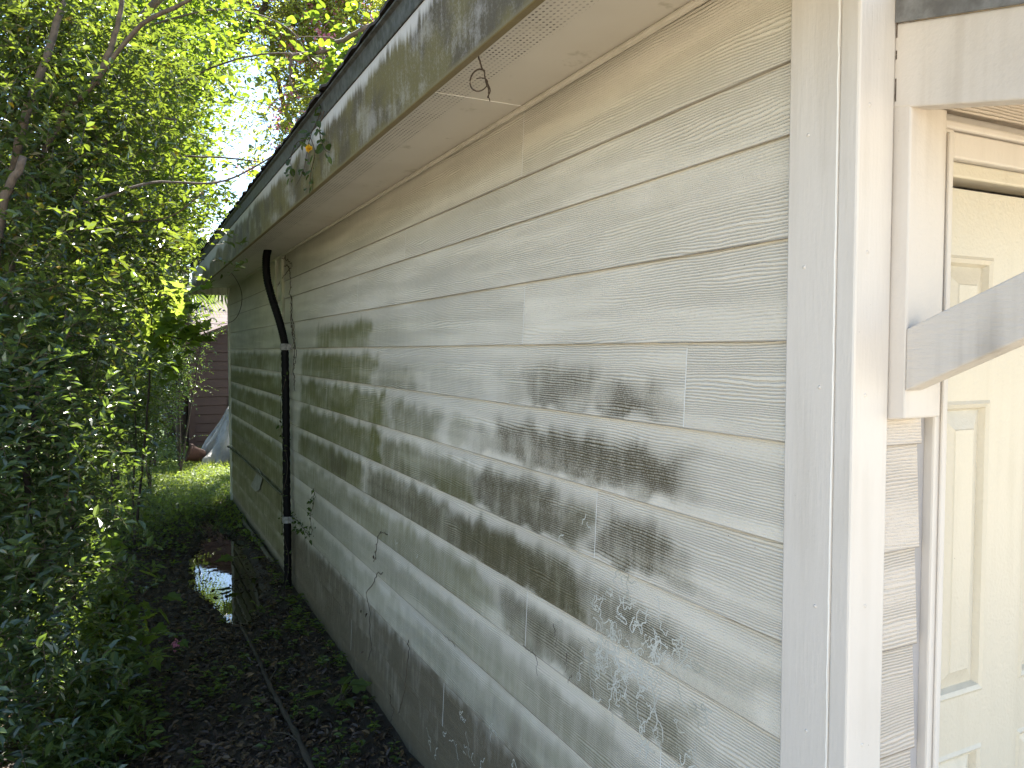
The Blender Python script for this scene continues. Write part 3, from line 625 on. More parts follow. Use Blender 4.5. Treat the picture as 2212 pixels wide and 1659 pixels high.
def vine(name, label, cat, stems, r, leafn, ll, lm=None, parent_loc=None, tpl=OVAL, seed=1, spread=.02, hang=.4, stemmat=None, lw=.6):
    g = np.random.default_rng(seed); st = [np.asarray(s_, float) for s_ in stems]
    o = empty(name, tuple(parent_loc if parent_loc is not None else st[0][0]), label, cat)
    m = MB()
    for s_ in st: m.tube(s_, np.linspace(r, r*.5, len(s_)), 5)
    m.build('stem', stemmat or MAT['deadvine'], o)
    if leafn:
        P = np.concatenate([s_[g.integers(0, len(s_), leafn)] for s_ in st]); n = len(P); P = P+g.normal(size=(n, 3))*spread
        A = norm(g.normal(size=(n, 3))+[-.2, -.2, -hang*2]); s2 = ll*g.uniform(.5, 1.2, n)
        v, f = leaves(P, A, norm(g.normal(size=(n, 3))*.8+[-.9, -.6, .5]), s2, s2*lw, tpl); mesh('foliage', v, [f], lm or MAT['lf_vine'], o)
    return o
def wallpath(pts, dx=.006, n=30, jit=.004):
    P = np.array([onplane(x, y, 0, XS-dx) for x, y in pts]); P = spline(P, n)
    P[:, 1:] += g.normal(size=(n, 2))*jit; P[:, 0] = np.array([wallx(z) for z in P[:, 2]])-dx-np.abs(g.normal(size=n))*.003; return P
vine('ivy', 'small dark ivy sprig climbing the white wall just right of the drain hose', 'ivy', [wallpath([(677, 1053), (676, 1090), (668, 1120), (674, 1145), (668, 1158)]), wallpath([(668, 1158), (655, 1140), (645, 1128), (635, 1118)])], .002, 40, .034, seed=2, tpl=LANCE, lw=1.3)
vine('creeper', 'thin leafy creeper clinging to the lower half of the black drain hose', 'vine',
     [np.array([[.976+.034*math.cos(a), 5.44+.034*math.sin(a), z] for z, a in zip(np.linspace(0, 1.5, 60), 3.9+.9*np.sin(np.linspace(0, 14, 60)))]), np.array([[.985, 5.50+.01*math.sin(z*9), z] for z in np.linspace(.1, 1.45, 40)])], .002, 44, .035, seed=3, spread=.008, tpl=LANCE, lw=1.2)
vine('dead_vine', 'bare brown tendrils hanging down the wall beside the drain hose from the soffit', 'vine',
     [wallpath([(613, 575), (625, 580), (627, 620), (628, 680), (634, 740), (634, 790), (636, 840)], .012, 60, .008), wallpath([(628, 640), (632, 700), (636, 740), (633, 790), (636, 850)], .01, 50, .008),
      wallpath([(628, 578), (618, 590), (608, 605), (597, 620)], .01, 20, .004), wallpath([(627, 700), (631, 720), (638, 760), (636, 800)], .02, 40, .01), wallpath([(590, 548), (605, 555), (618, 560), (630, 572)], .015, 20, .008)], .0028, 0, 0, seed=4)
vine('dead_vine', 'dead brown tendril with curled dry tips on the middle of the lower wall', 'vine',
     [wallpath([(838, 1156), (822, 1152), (812, 1175), (810, 1200), (806, 1215)]), wallpath([(826, 1240), (812, 1244), (803, 1262), (792, 1280), (796, 1310), (797, 1350), (800, 1400), (796, 1420), (793, 1432)])], .0018, 3, .03, lm=MAT['lf_litter'], seed=5)
vine('dead_vine', 'long bare brown root hanging straight down the muddy lower boards', 'vine', [wallpath([(883, 1382), (880, 1420), (876, 1470), (870, 1500), (864, 1528), (860, 1540)]), wallpath([(842, 1500), (846, 1520), (846, 1545), (840, 1570)])], .0015, 0, 0, seed=6)
vine('dry_stalk', 'short dry stalks stuck under the lap near the bottom centre of the wall', 'stalk', [wallpath([(1150, 1408), (1156, 1430), (1155, 1455)], n=10), wallpath([(1196, 1350), (1198, 1375), (1200, 1400)], n=10), wallpath([(1222, 1410), (1223, 1432), (1222, 1450)], n=10), wallpath([(1235, 1460), (1226, 1472)], n=6), wallpath([(985, 1398), (968, 1378), (962, 1372)], n=8), wallpath([(1130, 1395), (1140, 1405), (1150, 1400)], n=8)], .0009, 0, 0, seed=7)
# tendril with a curl hanging from the fascia lip under the soffit
A0 = np.array([.690, 1.60, 2.25]); q = [onplane(x, y, 0, X) for x, y, X in ((1028, 100, .68), (1036, 130, .70), (1044, 153, .715), (1049, 175, .735), (1055, 195, .75), (1056, 210, .76), (1058, 219, .765))]
cc = onplane(1035, 178, 0, .72); lp = np.array([cc+RT*.021*math.cos(a)*(1-.05*i/12)+UP*(.032*math.sin(a)*(1-.35*i/12)) for i, a in enumerate(np.linspace(.9, 8.2, 26))])
vine('curled_tendril', 'brown curled tendril dangling under the perforated soffit from the fascia edge', 'tendril', [spline(q, 30)+np.random.default_rng(1).normal(size=(30, 3))*.0008, lp, spline([q[3]+.002, q[4]+RT*.004, q[5]-RT*.003, q[5]], 12)], .0022, 0, 0, seed=9)
# leafy vine with a yellow bloom flopping over the roof edge
def ex(x, y, X=.640): return onplane(x, y, 0, X)
vs_ = [spline([ex(700, 215, .66), ex(690, 250, .64), ex(672, 290), ex(663, 330), ex(655, 370), ex(640, 400)], 24), spline([ex(668, 290), ex(680, 330, .635), ex(672, 370), ex(668, 410)], 20), spline([ex(664, 300), ex(640, 310, .62), ex(628, 345, .62), ex(634, 380, .62)], 16), spline([ex(700, 240), ex(690, 280, .635), ex(700, 320), ex(712, 330)], 14)]
v1 = vine('roof_vine', 'leafy green vine with a yellow bloom flopping over the mildewed fascia', 'vine', vs_, .0022, 14, .034, MAT['lf_vine'], seed=10, tpl=ROUND, spread=.012)
p = ex(668, 322, .62); gg = np.random.default_rng(4); v, f = leaves(np.repeat(p[None], 9, 0), norm(gg.normal(size=(9, 3))*.6+[-.5, -.6, .2]), norm(gg.normal(size=(9, 3))), .018, .016, ROUND); mesh('flower', v, [f], MAT['yellow'], v1)
p0 = onplane(440, 572, 0, .63); lp = spline([W(436, 560, 7.0), W(470, 572, 6.9), W(500, 590, 6.8), W(520, 625, 6.8), W(521, 660, 6.8), W(505, 692, 6.8), W(470, 700, 6.8), W(437, 692, 6.8), W(425, 675, 6.8), W(445, 655, 6.8), W(458, 640, 6.8)], 60)
vine('looping_vine', 'long bare vine looping down in a wide circle from the far end of the eave', 'vine', [lp], .0035, 0, 0, seed=11)
vine('vine_sprig', 'short leafy vine sprig poking over the far end of the roof edge', 'vine', [spline([W(415, 566, 7.1), W(440, 560, 7.0), W(460, 568, 7.0), W(480, 578, 6.9)], 14)], .003, 7, .055, MAT['lf_privet'], seed=12, tpl=ROUND, spread=.03)

# ================================================================= THINGS ON THE GROUND
m = MB(); P = spline([(.585, 4.78, G+.03), (.60, 4.3, G+.028), (.605, 3.8, G+.03), (.625, 3.2, G+.03), (.62, 2.4, G+.03)], 50); P[:, :2] += np.random.default_rng(2).normal(size=(50, 2))*.0015
m.tube(P, np.linspace(.008, .014, 50)*(1+.18*np.sin(np.arange(50)*1.7)), 10, .07, np.random.default_rng(3)); m.tube(spline([P[22], P[22]+[.05, .09, .02], P[22]+[.07, .2, .01]], 8), [.005]*6+[.003]*2, 6); m.tube(spline([P[36], P[36]+[-.04, .06, .02], P[36]+[-.09, .12, .01]], 8), .003, 6); tag(m.build('fallen_limb', MAT['stick'], smooth=True), 'long straight fallen limb lying on the dark leaf litter along the path', 'branch')
m = MB(); m.hexa([(.965, 8.10, G-.0), (.995, 8.10, G), (1.00, 6.10, G+.0), (.97, 6.10, G+.0), (.965, 8.10, G+.05), (.985, 8.10, G+.055), (.99, 6.10, G+.06), (.97, 6.10, G+.055)])
tag(bevel(m.build('board', simple('mossy_board', (.16, .15, .10), .8, 10, .4), None)), 'long narrow weathered board lying along the foot of the far wall', 'board')
# shed
SY = 14.0
shed = empty('garden_shed', (.92, SY, G), 'dark brown clapboard garden shed behind the house', 'shed')
sm = simple('brown_shed_paint', (.060, .029, .024), .6, 6, .2, bumpd=.001)
m = MB(); z = G
while z < 1.80:
    m.hexa([(.92, SY-.022, z), (3.6, SY-.022, z), (3.6, SY+.02, z), (.92, SY+.02, z), (.92, SY-.004, z+.138), (3.6, SY-.004, z+.138), (3.6, SY+.02, z+.138), (.92, SY+.02, z+.138)]); z += .150
m.build('wall', sm, shed)
MB().box((.925, SY+.021, G), (3.6, SY+2.4, 1.74)).build('wall', sm, shed)
m = MB(); m.add([(.93, SY, 1.72), (3.6, SY, 1.72), (3.6, SY, 2.85), (.93, SY+.02, 1.72), (3.6, SY+.02, 1.72), (3.6, SY+.02, 2.85)], t=[(0, 1, 2), (5, 4, 3)]); m.build('gable', sm, shed)
m = MB(); m.hexa([(.70, SY-.25, 1.66), (3.7, SY-.25, 2.90), (3.7, SY+2.6, 2.90), (.70, SY+2.6, 1.66), (.70, SY-.25, 1.72), (3.7, SY-.25, 2.96), (3.7, SY+2.6, 2.96), (.70, SY+2.6, 1.72)]); m.build('roof', simple('brown_roof', (.10, .055, .05), .7, 6, .3), shed)
m = MB(); m.box((.92, SY-.035, G), (1.02, SY-.0145, 1.78)); m.build('corner_board', sm, shed)
c = MB(); c.tube(spline([(2.5, SY-.02, .92), (1.9, SY-.03, .93), (1.62, SY-.03, .88), (1.55, SY-.03, .7), (1.55, SY-.03, .2), (1.56, SY-.03, 0)], 40), .010, 6)
tag(c.build('garden_hose', MAT['black'], smooth=True), 'thin dark hose hooked along the brown shed wall above the tarp', 'hose')
m = MB(); m.box((.82, 14.9, G), (.90, 14.98, 1.05)); m.box((.905, 14.9, G), (.93, 14.94, 1.0)); tag(bevel(m.build('post', MAT['wood_pale'], None)), 'pale weathered wooden post standing just left of the brown shed', 'post')
# covered cart, tarp, pot
tm = M('clear_plastic_sheet'); tn = tm.noise(tm.map((1, 1, .6)), 3.2, 3)
tm.P(Base_Color=tm.mix(tm.ramp(tn, .38, .62), (.15, .15, .145), (.34, .335, .32)), Roughness=.25, Alpha=.82); tm.b.inputs['Specular IOR Level'].default_value = .8; tm.bump(tm.noise(tm.map((1, 1, 1)), 9, 5, .65), .04, .9)
nt_, nr = 120, 26; th = np.linspace(0, 2*np.pi, nt_, endpoint=False); r_ = np.linspace(0, 1, nr); TH, RR = np.meshgrid(th, r_, indexing='ij')
R1 = .60+.06*np.sin(TH*3+1)+.06*np.sin(TH*7+.4)*RR+.07*np.sin(TH*15+2*RR)*RR+.09*vnoise(TH*5, RR*6, 7)+.05*vnoise(TH*14, RR*14, 9)
rad_ = np.where(RR < .35, RR/.35*.16, .16+(RR-.35)/.65*(R1-.16)); hz = np.where(RR < .35, .82-.05*(RR/.35)**2, .77-(.82+.0*TH)*((RR-.35)/.65)**.85)
hz = np.maximum(hz+.03*np.sin(TH*9+RR*4)*RR+.06*(vnoise(TH*9, RR*9, 3)-.5), -.02+.03*vnoise(TH*4, RR*9, 2)); cx_, cy_ = 1.50, 12.25
hz = np.where((np.abs(TH-4.9) < .42) & (RR > .72), np.maximum(hz, .26), hz)
I = np.arange(nt_*nr).reshape(nt_, nr); J = np.roll(I, -1, 0)
tp = mesh('tarp', np.stack([cx_+rad_*np.cos(TH), cy_+rad_*np.sin(TH), G+.03+hz], -1), [np.stack([I[:, :-1], J[:, :-1], J[:, 1:], I[:, 1:]], -1).reshape(-1, 4)], tm.m, smooth=True)
tag(tp, 'crumpled clear plastic sheet draped over black equipment by the brown shed', 'tarp')
cart = empty('garden_cart', (1.52, 12.25, G), 'black wheeled equipment showing under the plastic sheet', 'cart')
MB().box((1.38, 12.12, G+.10), (1.68, 12.42, G+.55)).build('body', MAT['black'], cart)
for wx in (1.36, 1.66):
    m = MB(); a = np.linspace(0, 2*np.pi, 20); m.tube(np.stack([np.full(20, wx), 12.02+.085*np.cos(a), G+.11+.085*np.sin(a)], 1), .022, 8); m.tube([(wx-.02, 12.02, G+.11), (wx+.02, 12.02, G+.11)], .03, 10); m.build('wheel', MAT['black'], cart, True)
def lathe(prof, n=24, axis_tilt=0):
    a = np.linspace(0, 2*np.pi, n, endpoint=False); P = np.array([[(r*math.cos(t), r*math.sin(t), z) for t in a] for r, z in prof]); return P
P = lathe([(.02, 0), (.085, 0), (.12, .20), (.135, .20), (.135, .24), (.12, .24), (.11, .20), (.075, .02), (.02, .02)]); R_ = rad(70); Pr = P.copy()
Pr[..., 0] = P[..., 0]*math.cos(R_)-P[..., 2]*math.sin(R_); Pr[..., 2] = P[..., 0]*math.sin(R_)+P[..., 2]*math.cos(R_)
k_, n_ = Pr.shape[:2]; I = np.arange(k_*n_).reshape(k_, n_); J = np.roll(I, -1, 1)
pt_ = mesh('flower_pot', Pr.reshape(-1, 3)+[1.0, 12.1, G+.12], [np.stack([I[:-1], J[:-1], J[1:], I[1:]], -1).reshape(-1, 4)], MAT['rust'], smooth=True)
tag(pt_, 'tipped terracotta flower pot lying at the left foot of the plastic sheet', 'flower pot')
# neighbour house
nb = empty('neighbor_house', (4, 26, G), 'distant house with a faded pinkish grey shingle roof beyond the shed', 'house')
m = MB(); m.box((1.9, 25.3, G), (14, 33, 2.4)); m.build('wall', simple('cream_wall', (.5, .47, .42), .8), nb)
m = MB(); m.hexa([(1.4, 24.6, 2.2), (15, 24.6, 2.2), (15, 29, 4.6), (3.4, 29, 4.6), (1.4, 24.6, 2.3), (15, 24.6, 2.3), (15, 29, 4.72), (3.4, 29, 4.72)])
m.hexa([(3.4, 29, 4.6), (15, 29, 4.6), (15, 34, 2.2), (1.4, 34, 2.2), (3.4, 29, 4.72), (15, 29, 4.72), (15, 34, 2.3), (1.4, 34, 2.3)]); m.hexa([(1.4, 24.6, 2.2), (3.4, 29, 4.6), (3.39, 29.0, 4.6), (1.4, 34, 2.2), (1.4, 24.6, 2.3), (3.4, 29, 4.72), (3.39, 29.0, 4.72), (1.4, 34, 2.3)])
m.build('roof', MAT['roof_n'], nb)
p = onplane(430, 690, 1, 25.4); m = MB(); m.tube([(p[0], 25.4, 2.4), (p[0], 25.4, 3.25)], .05, 10); m.build('vent_pipe', MAT['joint'], nb)

# ================================================================= VEGETATION
def trunkset(o, stems, mat, wob=.04, seed=1):
    g = np.random.default_rng(seed)
    m = MB()
    for ctrl, r0, r1 in stems:
        n = 26; P = spline(ctrl, n); P += g.normal(size=P.shape)*r0*.12; m.tube(P, np.linspace(r0, r1, n), 9, wob, g)
    return m.build('trunk', mat, o, True)
def base(p): return (float(p[0]), float(p[1]), G)
# 1 near multi-stemmed privet
b1 = W(-60, 1250, 3.9)
t1 = empty('privet_tree', base(b1), 'nearest leafy privet tree with leaning grey brown stems at the left edge', 'tree')
trunkset(t1, [([base(b1), W(-10, 620, 3.6), W(45, 290, 3.4), W(105, 110, 3.4), W(150, -50, 3.5)], .024, .013),
              ([W(-10, 900, 3.7), W(40, 480, 3.7), W(130, 262, 3.6), W(200, 185, 3.5), W(300, 60, 3.4), W(400, 5, 3.3), W(520, -70, 3.2)], .016, .007),
              ([W(205, 180, 3.5), W(240, 100, 3.5), W(262, 10, 3.5), W(270, -150, 3.5)], .015, .008),
              ([base(b1), W(-20, 700, 3.2), W(0, 470, 3.1), W(50, 340, 3.1)], .03, .014), ([W(40, 470, 3.6), W(110, 330, 4.2), W(210, 250, 4.4), W(400, 260, 4.8)], .012, .005),
              ([W(100, 640, 4), W(200, 500, 4), W(360, 470, 3.9), W(440, 415, 3.8)], .006, .003), ([W(180, 440, 3.4), W(330, 395, 3.6), W(480, 392, 3.8), W(600, 330, 3.9), W(660, 290, 3.8)], .007, .003)], MAT['bark'], seed=1)
crown(t1, [blob(60, 60, 3.6, .40), blob(190, 130, 4.0, .42), blob(60, 330, 3.5, .36), blob(220, 360, 4.2, .38), blob(300, 150, 4.4, .26, .6), blob(60, 560, 3.2, .30, 1.4), blob(190, 520, 3.8, .32, 1.3), blob(285, 470, 4.2, .22, .7),
           blob(-120, 250, 3.6, .35), blob(60, -80, 3.8, .3)], 330, 7, 10, .047, MAT['lf_privet'], 11, cr=.13, tl=.20, twm=MAT['twig'])
# 2 dark glossy hedge below it
b2 = W(60, 1300, 3.4)
t2 = empty('hedge_shrub', base(b2), 'dense dark glossy shrub filling the lower left corner', 'shrub')
trunkset(t2, [([base(b2), W(70, 1300, 3.3), W(60, 1000, 3.1), W(100, 760, 3.2)], .02, .008), ([base(b2)+np.array([.1, .1, 0]), W(150, 1350, 3.6), W(190, 1100, 3.6), W(200, 900, 3.7)], .014, .006), ([base(b2), W(-80, 1200, 3.2), W(-60, 900, 3)], .02, .008)], MAT['bark_dark'], seed=2)
crown(t2, [blob(50, 720, 3.2, .24), blob(140, 800, 3.5, .26), blob(40, 900, 3.0, .26), blob(150, 960, 3.3, .24), blob(40, 1080, 3.0, .26), blob(150, 1130, 3.3, .22), blob(30, 1260, 2.9, .26), blob(140, 1290, 3.3, .22),
           blob(30, 1420, 2.9, .24), blob(130, 1450, 3.1, .22), blob(40, 1600, 2.85, .22), blob(150, 1610, 3.05, .16), blob(-130, 1000, 3.1, .4), blob(-130, 1450, 3.0, .4)], 300, 6, 8, .052, MAT['lf_dark'], 12, cr=.09, tl=.15, twm=MAT['twig'], up=.4)
# low weeds in front of the hedge
b3 = onplane(210, 1560, 2, G)
t3 = empty('weed_clump', base(b3), 'fresh green leafy weeds at the hedge foot near the bottom left', 'weeds')
crown(t3, [blob(220, 1580, 3.15, .11), blob(150, 1640, 3.0, .13), blob(230, 1450, 3.4, .10), blob(200, 1330, 3.7, .12), blob(255, 1650, 3.1, .08)], 60, 4, 8, .06, MAT['lf_ground'], 13, cr=.05, tl=.10, twm=MAT['twig'], up=.8, tpl=LANCE, wr=.9)
# 3 overhanging sunny sprays (crape myrtle limb)
b4 = W(150, 1100, 7.0)
t4 = empty('crape_myrtle', base(b4), 'tall slender crape myrtle whose sunlit round leaved sprays reach over the roof edge', 'tree')
trunkset(t4, [([base(b4), W(150, 700, 6.0), W(180, 330, 5.2), W(300, 60, 4.6), W(420, -90, 4.4)], .045, .018), ([W(180, 330, 5.2), W(400, 175, 4.7), W(560, 118, 4.4), W(700, 122, 4.2)], .008, .003),
              ([W(200, 280, 5), W(330, 330, 4.6), W(480, 340, 4.3), W(560, 350, 4.2)], .008, .003), ([W(300, 60, 4.6), W(480, 20, 4.3), W(620, 60, 4.2), W(680, 150, 4.2)], .006, .002)], MAT['bark'], seed=3)
crown(t4, [blob(450, 30, 5.6, .30), blob(540, 60, 4.6, .15, .6), blob(380, 120, 7, .40), blob(320, 230, 7, .42), blob(430, 190, 6.6, .24, .9), blob(570, 140, 4.6, .09, .3), blob(370, 330, 7.2, .36, .9), blob(540, 250, 4.4, .06, .2), blob(640, 300, 4.2, .08, .4),
           blob(300, 40, 7, .5), blob(250, 330, 7, .4), blob(510, 300, 4.5, .10, .35)], 210, 5, 10, .052, MAT['lf_myrtle'], 14, tpl=ROUND, wr=.62, cr=.10, tl=.24, twm=MAT['twig'])
# dead limb over the roof
b5 = W(1000, 60, 4.2)
q6 = lambda x, y, d=3.6: W((500+x/4.148)*.8848, (y/4.148)*.8848, d)
t5 = empty('overhanging_limb', tuple(q6(2100, 60, 3.7)), 'bare crooked limb reaching out from behind the roof edge with few leaves', 'branch')
m = MB(); g5 = np.random.default_rng(6)
for pts, r0, r1 in (([q6(2150, 30, 3.7), q6(1780, 220), q6(1380, 420), q6(1200, 520), q6(920, 560), q6(868, 545)], .013, .008), ([q6(868, 550), q6(875, 700), q6(862, 800), q6(900, 900), q6(960, 980)], .008, .003), ([q6(1200, 520), q6(1190, 660), q6(1160, 760)], .003, .0015), ([q6(920, 560), q6(925, 440), q6(945, 280)], .0025, .001),
                    ([q6(1380, 420), q6(1240, 380), q6(1050, 370), q6(900, 380)], .004, .0015), ([q6(1620, 310), q6(1480, 480), q6(1380, 580), q6(1260, 560)], .003, .0015), ([q6(900, 900), q6(1080, 830), q6(1200, 750)], .0025, .001), ([q6(960, 980), q6(1160, 970), q6(1300, 800)], .003, .0012), ([q6(1250, 560), q6(1250, 700), q6(1320, 830)], .002, .001)):
    P = spline(pts, 30); P += g5.normal(size=P.shape)*r0*.35; m.tube(P, np.linspace(r0, r1, 30), 7)
m.build('limb', MAT['bark'], t5, True)
crown(t5, [tuple(q6(1500, 380))+(.12, .12, .10, 1), tuple(q6(1200, 820))+(.10, .10, .08, .8), tuple(q6(1620, 330))+(.08, .08, .08, .8), tuple(q6(1060, 620))+(.05, .05, .05, .6)], 14, 3, 7, .05, MAT['lf_myrtle'], 15, tpl=ROUND, wr=.6, cr=.04, tl=.12, name='foliage')
# 4 crape myrtle in bloom behind the house
b6 = W(690, 700, 14)
t6 = empty('blooming_tree', base(b6), 'bright yellow green crape myrtle with pink blossoms behind the roof', 'tree')
trunkset(t6, [([base(b6), W(690, 400, 13.5), W(700, 200, 13), W(740, 30, 13)], .11, .05), ([W(690, 420, 13.5), W(620, 250, 13), W(580, 60, 12.5)], .07, .02), ([W(695, 350, 13.5), W(800, 200, 13), W(860, 80, 13)], .06, .02)], MAT['bark'], seed=5)
crown(t6, [blob(680, 40, 12, .75), blob(780, 20, 12.5, .7), blob(690, 190, 12.5, .55), blob(640, 280, 12.5, .40, .9), blob(590, 380, 12.5, .3, .7), blob(600, 80, 12.5, .45, .8), blob(570, 220, 12.5, .3, .3), blob(700, -100, 12.5, .8, .5)],
      360, 6, 9, .080, MAT['lf_bloom'], 16, wr=.55, cr=.22, tl=.40, twm=MAT['twig'], twr=.006, flowers=75)
# 5 large dark shade tree far left/centre
b7 = W(380, 930, 15)
t7 = empty('shade_tree', base(b7), 'tall dark trunked shade tree standing left of the shed with a spreading brownish canopy', 'tree')
trunkset(t7, [([base(b7), W(375, 700, 14.5), W(372, 520, 14), W(360, 300, 14), W(390, 60, 13), W(430, -300, 12)], .22, .11), ([W(365, 420, 14), W(300, 250, 13), W(250, 50, 12), W(260, -200, 11)], .12, .05), ([W(365, 300, 14), W(470, 130, 12.5), W(560, 30, 11.5), W(600, -100, 11)], .09, .03), ([W(370, 480, 14), W(420, 400, 14), W(450, 330, 13.5)], .05, .02)], MAT['bark_dark'], seed=6)
crown(t7, [blob(380, 10, 11.5, .7), blob(480, -10, 11.5, .5, .8), blob(270, 60, 12, 1.2), blob(380, -250, 11, 2.0), blob(150, 100, 12, 1.6), blob(560, -90, 11.5, .5, .6), blob(100, -300, 11, 2.2)], 620, 7, 9, .085, MAT['lf_canopy'], 17, wr=.5, cr=.32, tl=.5, twm=MAT['twig'], twr=.006)
# 6 mid-distance leafy trees
for i, (bx, bd, lab, bl, mat, ncl, L, sd) in enumerate([
    (330, 11, 'yellow green understory tree in front of the tall dark trunk', [blob(330, 420, 11, .75), blob(385, 450, 11.5, .35, .9), blob(410, 370, 11.5, .36, .8), blob(250, 430, 10.5, .9), blob(270, 580, 11, .5), blob(290, 300, 11, .8), blob(300, 250, 11, .5, .6)], 'lf_myrtle', 330, .075, 18),
    (240, 8.5, 'mid green bushy tree between the hedge and the shed', [blob(240, 640, 8.5, .5), blob(150, 700, 7.5, .55), blob(260, 780, 8.2, .45), blob(180, 880, 7.5, .5), blob(90, 500, 8, .9), blob(60, 900, 6.5, .6), blob(300, 680, 9, .45)], 'lf_privet', 330, .065, 19)]):
    bb = W(bx, 1000, bd); o = empty('understory_tree', base(bb), lab, 'tree')
    top = np.array(bl[0][:3]); trunkset(o, [([base(bb), (np.array(base(bb))+top)/2+[.1, 0, 0], top], .05, .02), ([(np.array(base(bb))+top)/2, np.array(bl[1][:3])], .03, .01), ([(np.array(base(bb))+top)/2, np.array(bl[3][:3])], .03, .01)], MAT['bark_dark'], seed=sd)
    crown(o, bl, ncl, 7, 9, L, MAT[mat], sd, cr=.22, tl=.35, wr=.55, twm=MAT['twig'], twr=.003, tpl=ROUND if i == 0 else OVAL)
# 7 bluish dark shrubs by the grass
for i, (bl, lab, ncl, sd) in enumerate([
    ([blob(320, 830, 9.2, .30), blob(300, 900, 8.8, .34), blob(325, 950, 9, .2), blob(250, 960, 8.2, .3)], 'dark small leaved shrub at the far left edge of the grass', 210, 20),
    ([blob(385, 790, 10.5, .22), blob(360, 760, 10.5, .28), blob(435, 735, 10.6, .12, .5), blob(330, 690, 10.5, .30)], 'glossy shrub reaching across the brown shed with pale glints', 100, 21)]):
    c0 = np.array(bl[0][:3]); o = empty('shrub', base(c0), lab, 'shrub')
    trunkset(o, [([base(c0), c0], .02, .01), ([base(c0), np.array(bl[1][:3])], .015, .006), ([base(c0), np.array(bl[2][:3])], .015, .006)], MAT['bark_dark'], seed=sd)
    crown(o, bl, ncl, 6, 8, .042, MAT['lf_dark'], sd, cr=.10, tl=.22, wr=.5, twm=MAT['twig'])
# 8 mulberry saplings with big bright leaves
for i, (bx, by, bd, bl, lab, n, sd, kk) in enumerate([
    (200, 1200, 5.6, [blob(170, 610, 5.2, .17), blob(225, 665, 5.3, .18), blob(140, 660, 5.2, .15)], 'big leaved sapling glowing green in the sun on the left', 9, 22, 0),
    (290, 1180, 6.6, [blob(330, 650, 6.0, .20), blob(395, 670, 6.2, .16), blob(350, 710, 6.2, .18), blob(430, 740, 6.3, .10)], 'bright broad leaved sapling reaching right towards the eave', 11, 23, 1),
    (230, 1480, 3.8, [blob(215, 1330, 3.7, .10), blob(235, 1400, 3.7, .09), blob(260, 1180, 4.2, .06)], 'dark seedling with large lobed leaves beside the shaded path', 8, 24, 0)]):
    bb = W(bx, by, bd); o = empty('sapling', base(bb), lab, 'sapling'); gg = np.random.default_rng(sd)
    c0 = np.array(bl[0][:3])
    trunkset(o, [([base(bb), (np.array(base(bb))+c0)/2+[.03, 0, .1], c0], .012, .005)]+[([c0-[0, 0, .25], np.array(b_[:3])], .006, .003) for b_ in bl[1:]], MAT['bark_dark'], seed=sd)
    crown(o, bl, n*2, 3, 4, .13 if sd != 24 else .10, MAT['lf_mul'], sd, tpl=LOBED, wr=.85, cr=.06, tl=.22, twm=MAT['twig'], bias=.4*kk)
# 9 thin bare sapling stem in front of the grass
bb = W(290, 1150, 6.8); o = empty('sapling', base(bb), 'thin dark bare stem rising in front of the sunlit grass', 'sapling')
trunkset(o, [([base(bb), W(288, 1050, 6.8), W(294, 950, 6.8), W(290, 850, 6.7), W(300, 760, 6.6)], .008, .004), ([W(290, 1100, 6.8), W(275, 1030, 6.8), W(262, 980, 6.8)], .004, .002)], MAT['bark_dark'], seed=31)
# 10 palm behind the roof end
pb = W(395, 900, 13.2); palm = empty('palm', base(pb), 'palm with drooping fan fronds peeping out past the far roof corner', 'palm')
hub = W(398, 575, 12.6); trunkset(palm, [([base(pb), (np.array(base(pb))+hub)/2, hub], .12, .10)], MAT['bark_dark'], seed=40)
gg = np.random.default_rng(41)
for k in range(26):
    a = gg.uniform(0, 6.28); el = gg.uniform(-.9, 1.0); D = np.array([math.cos(a)*math.cos(el), math.sin(a)*math.cos(el), math.sin(el)]); L = gg.uniform(.5, .8)
    tip = hub+D*L+[0, 0, -.1]; m = MB(); m.tube(spline([hub, hub+D*L*.6, tip], 8), .009, 5)
    sd_ = norm(np.cross(D, [0, 0, 1.])); n = 26; aa = np.linspace(-1.9, 1.9, n); LD = norm(D*np.cos(aa)[:, None]+sd_*np.sin(aa)[:, None]); ln = .62*np.cos(aa*.35)
    nn = norm(np.cross(D, sd_)); w = .018
    for d_, l_ in zip(LD, ln):
        s_ = np.cross(d_, nn)*w; p1 = tip+d_*l_*.55-np.array([0, 0, .03]); p2 = tip+d_*l_-np.array([0, 0, .20+.1*gg.random()])
        m.add([tip-s_*.4, tip+s_*.4, p1+s_, p1-s_, p2], [(0, 1, 2, 3)], [(3, 2, 4)])
    m.build('frond', MAT['palm'], palm)
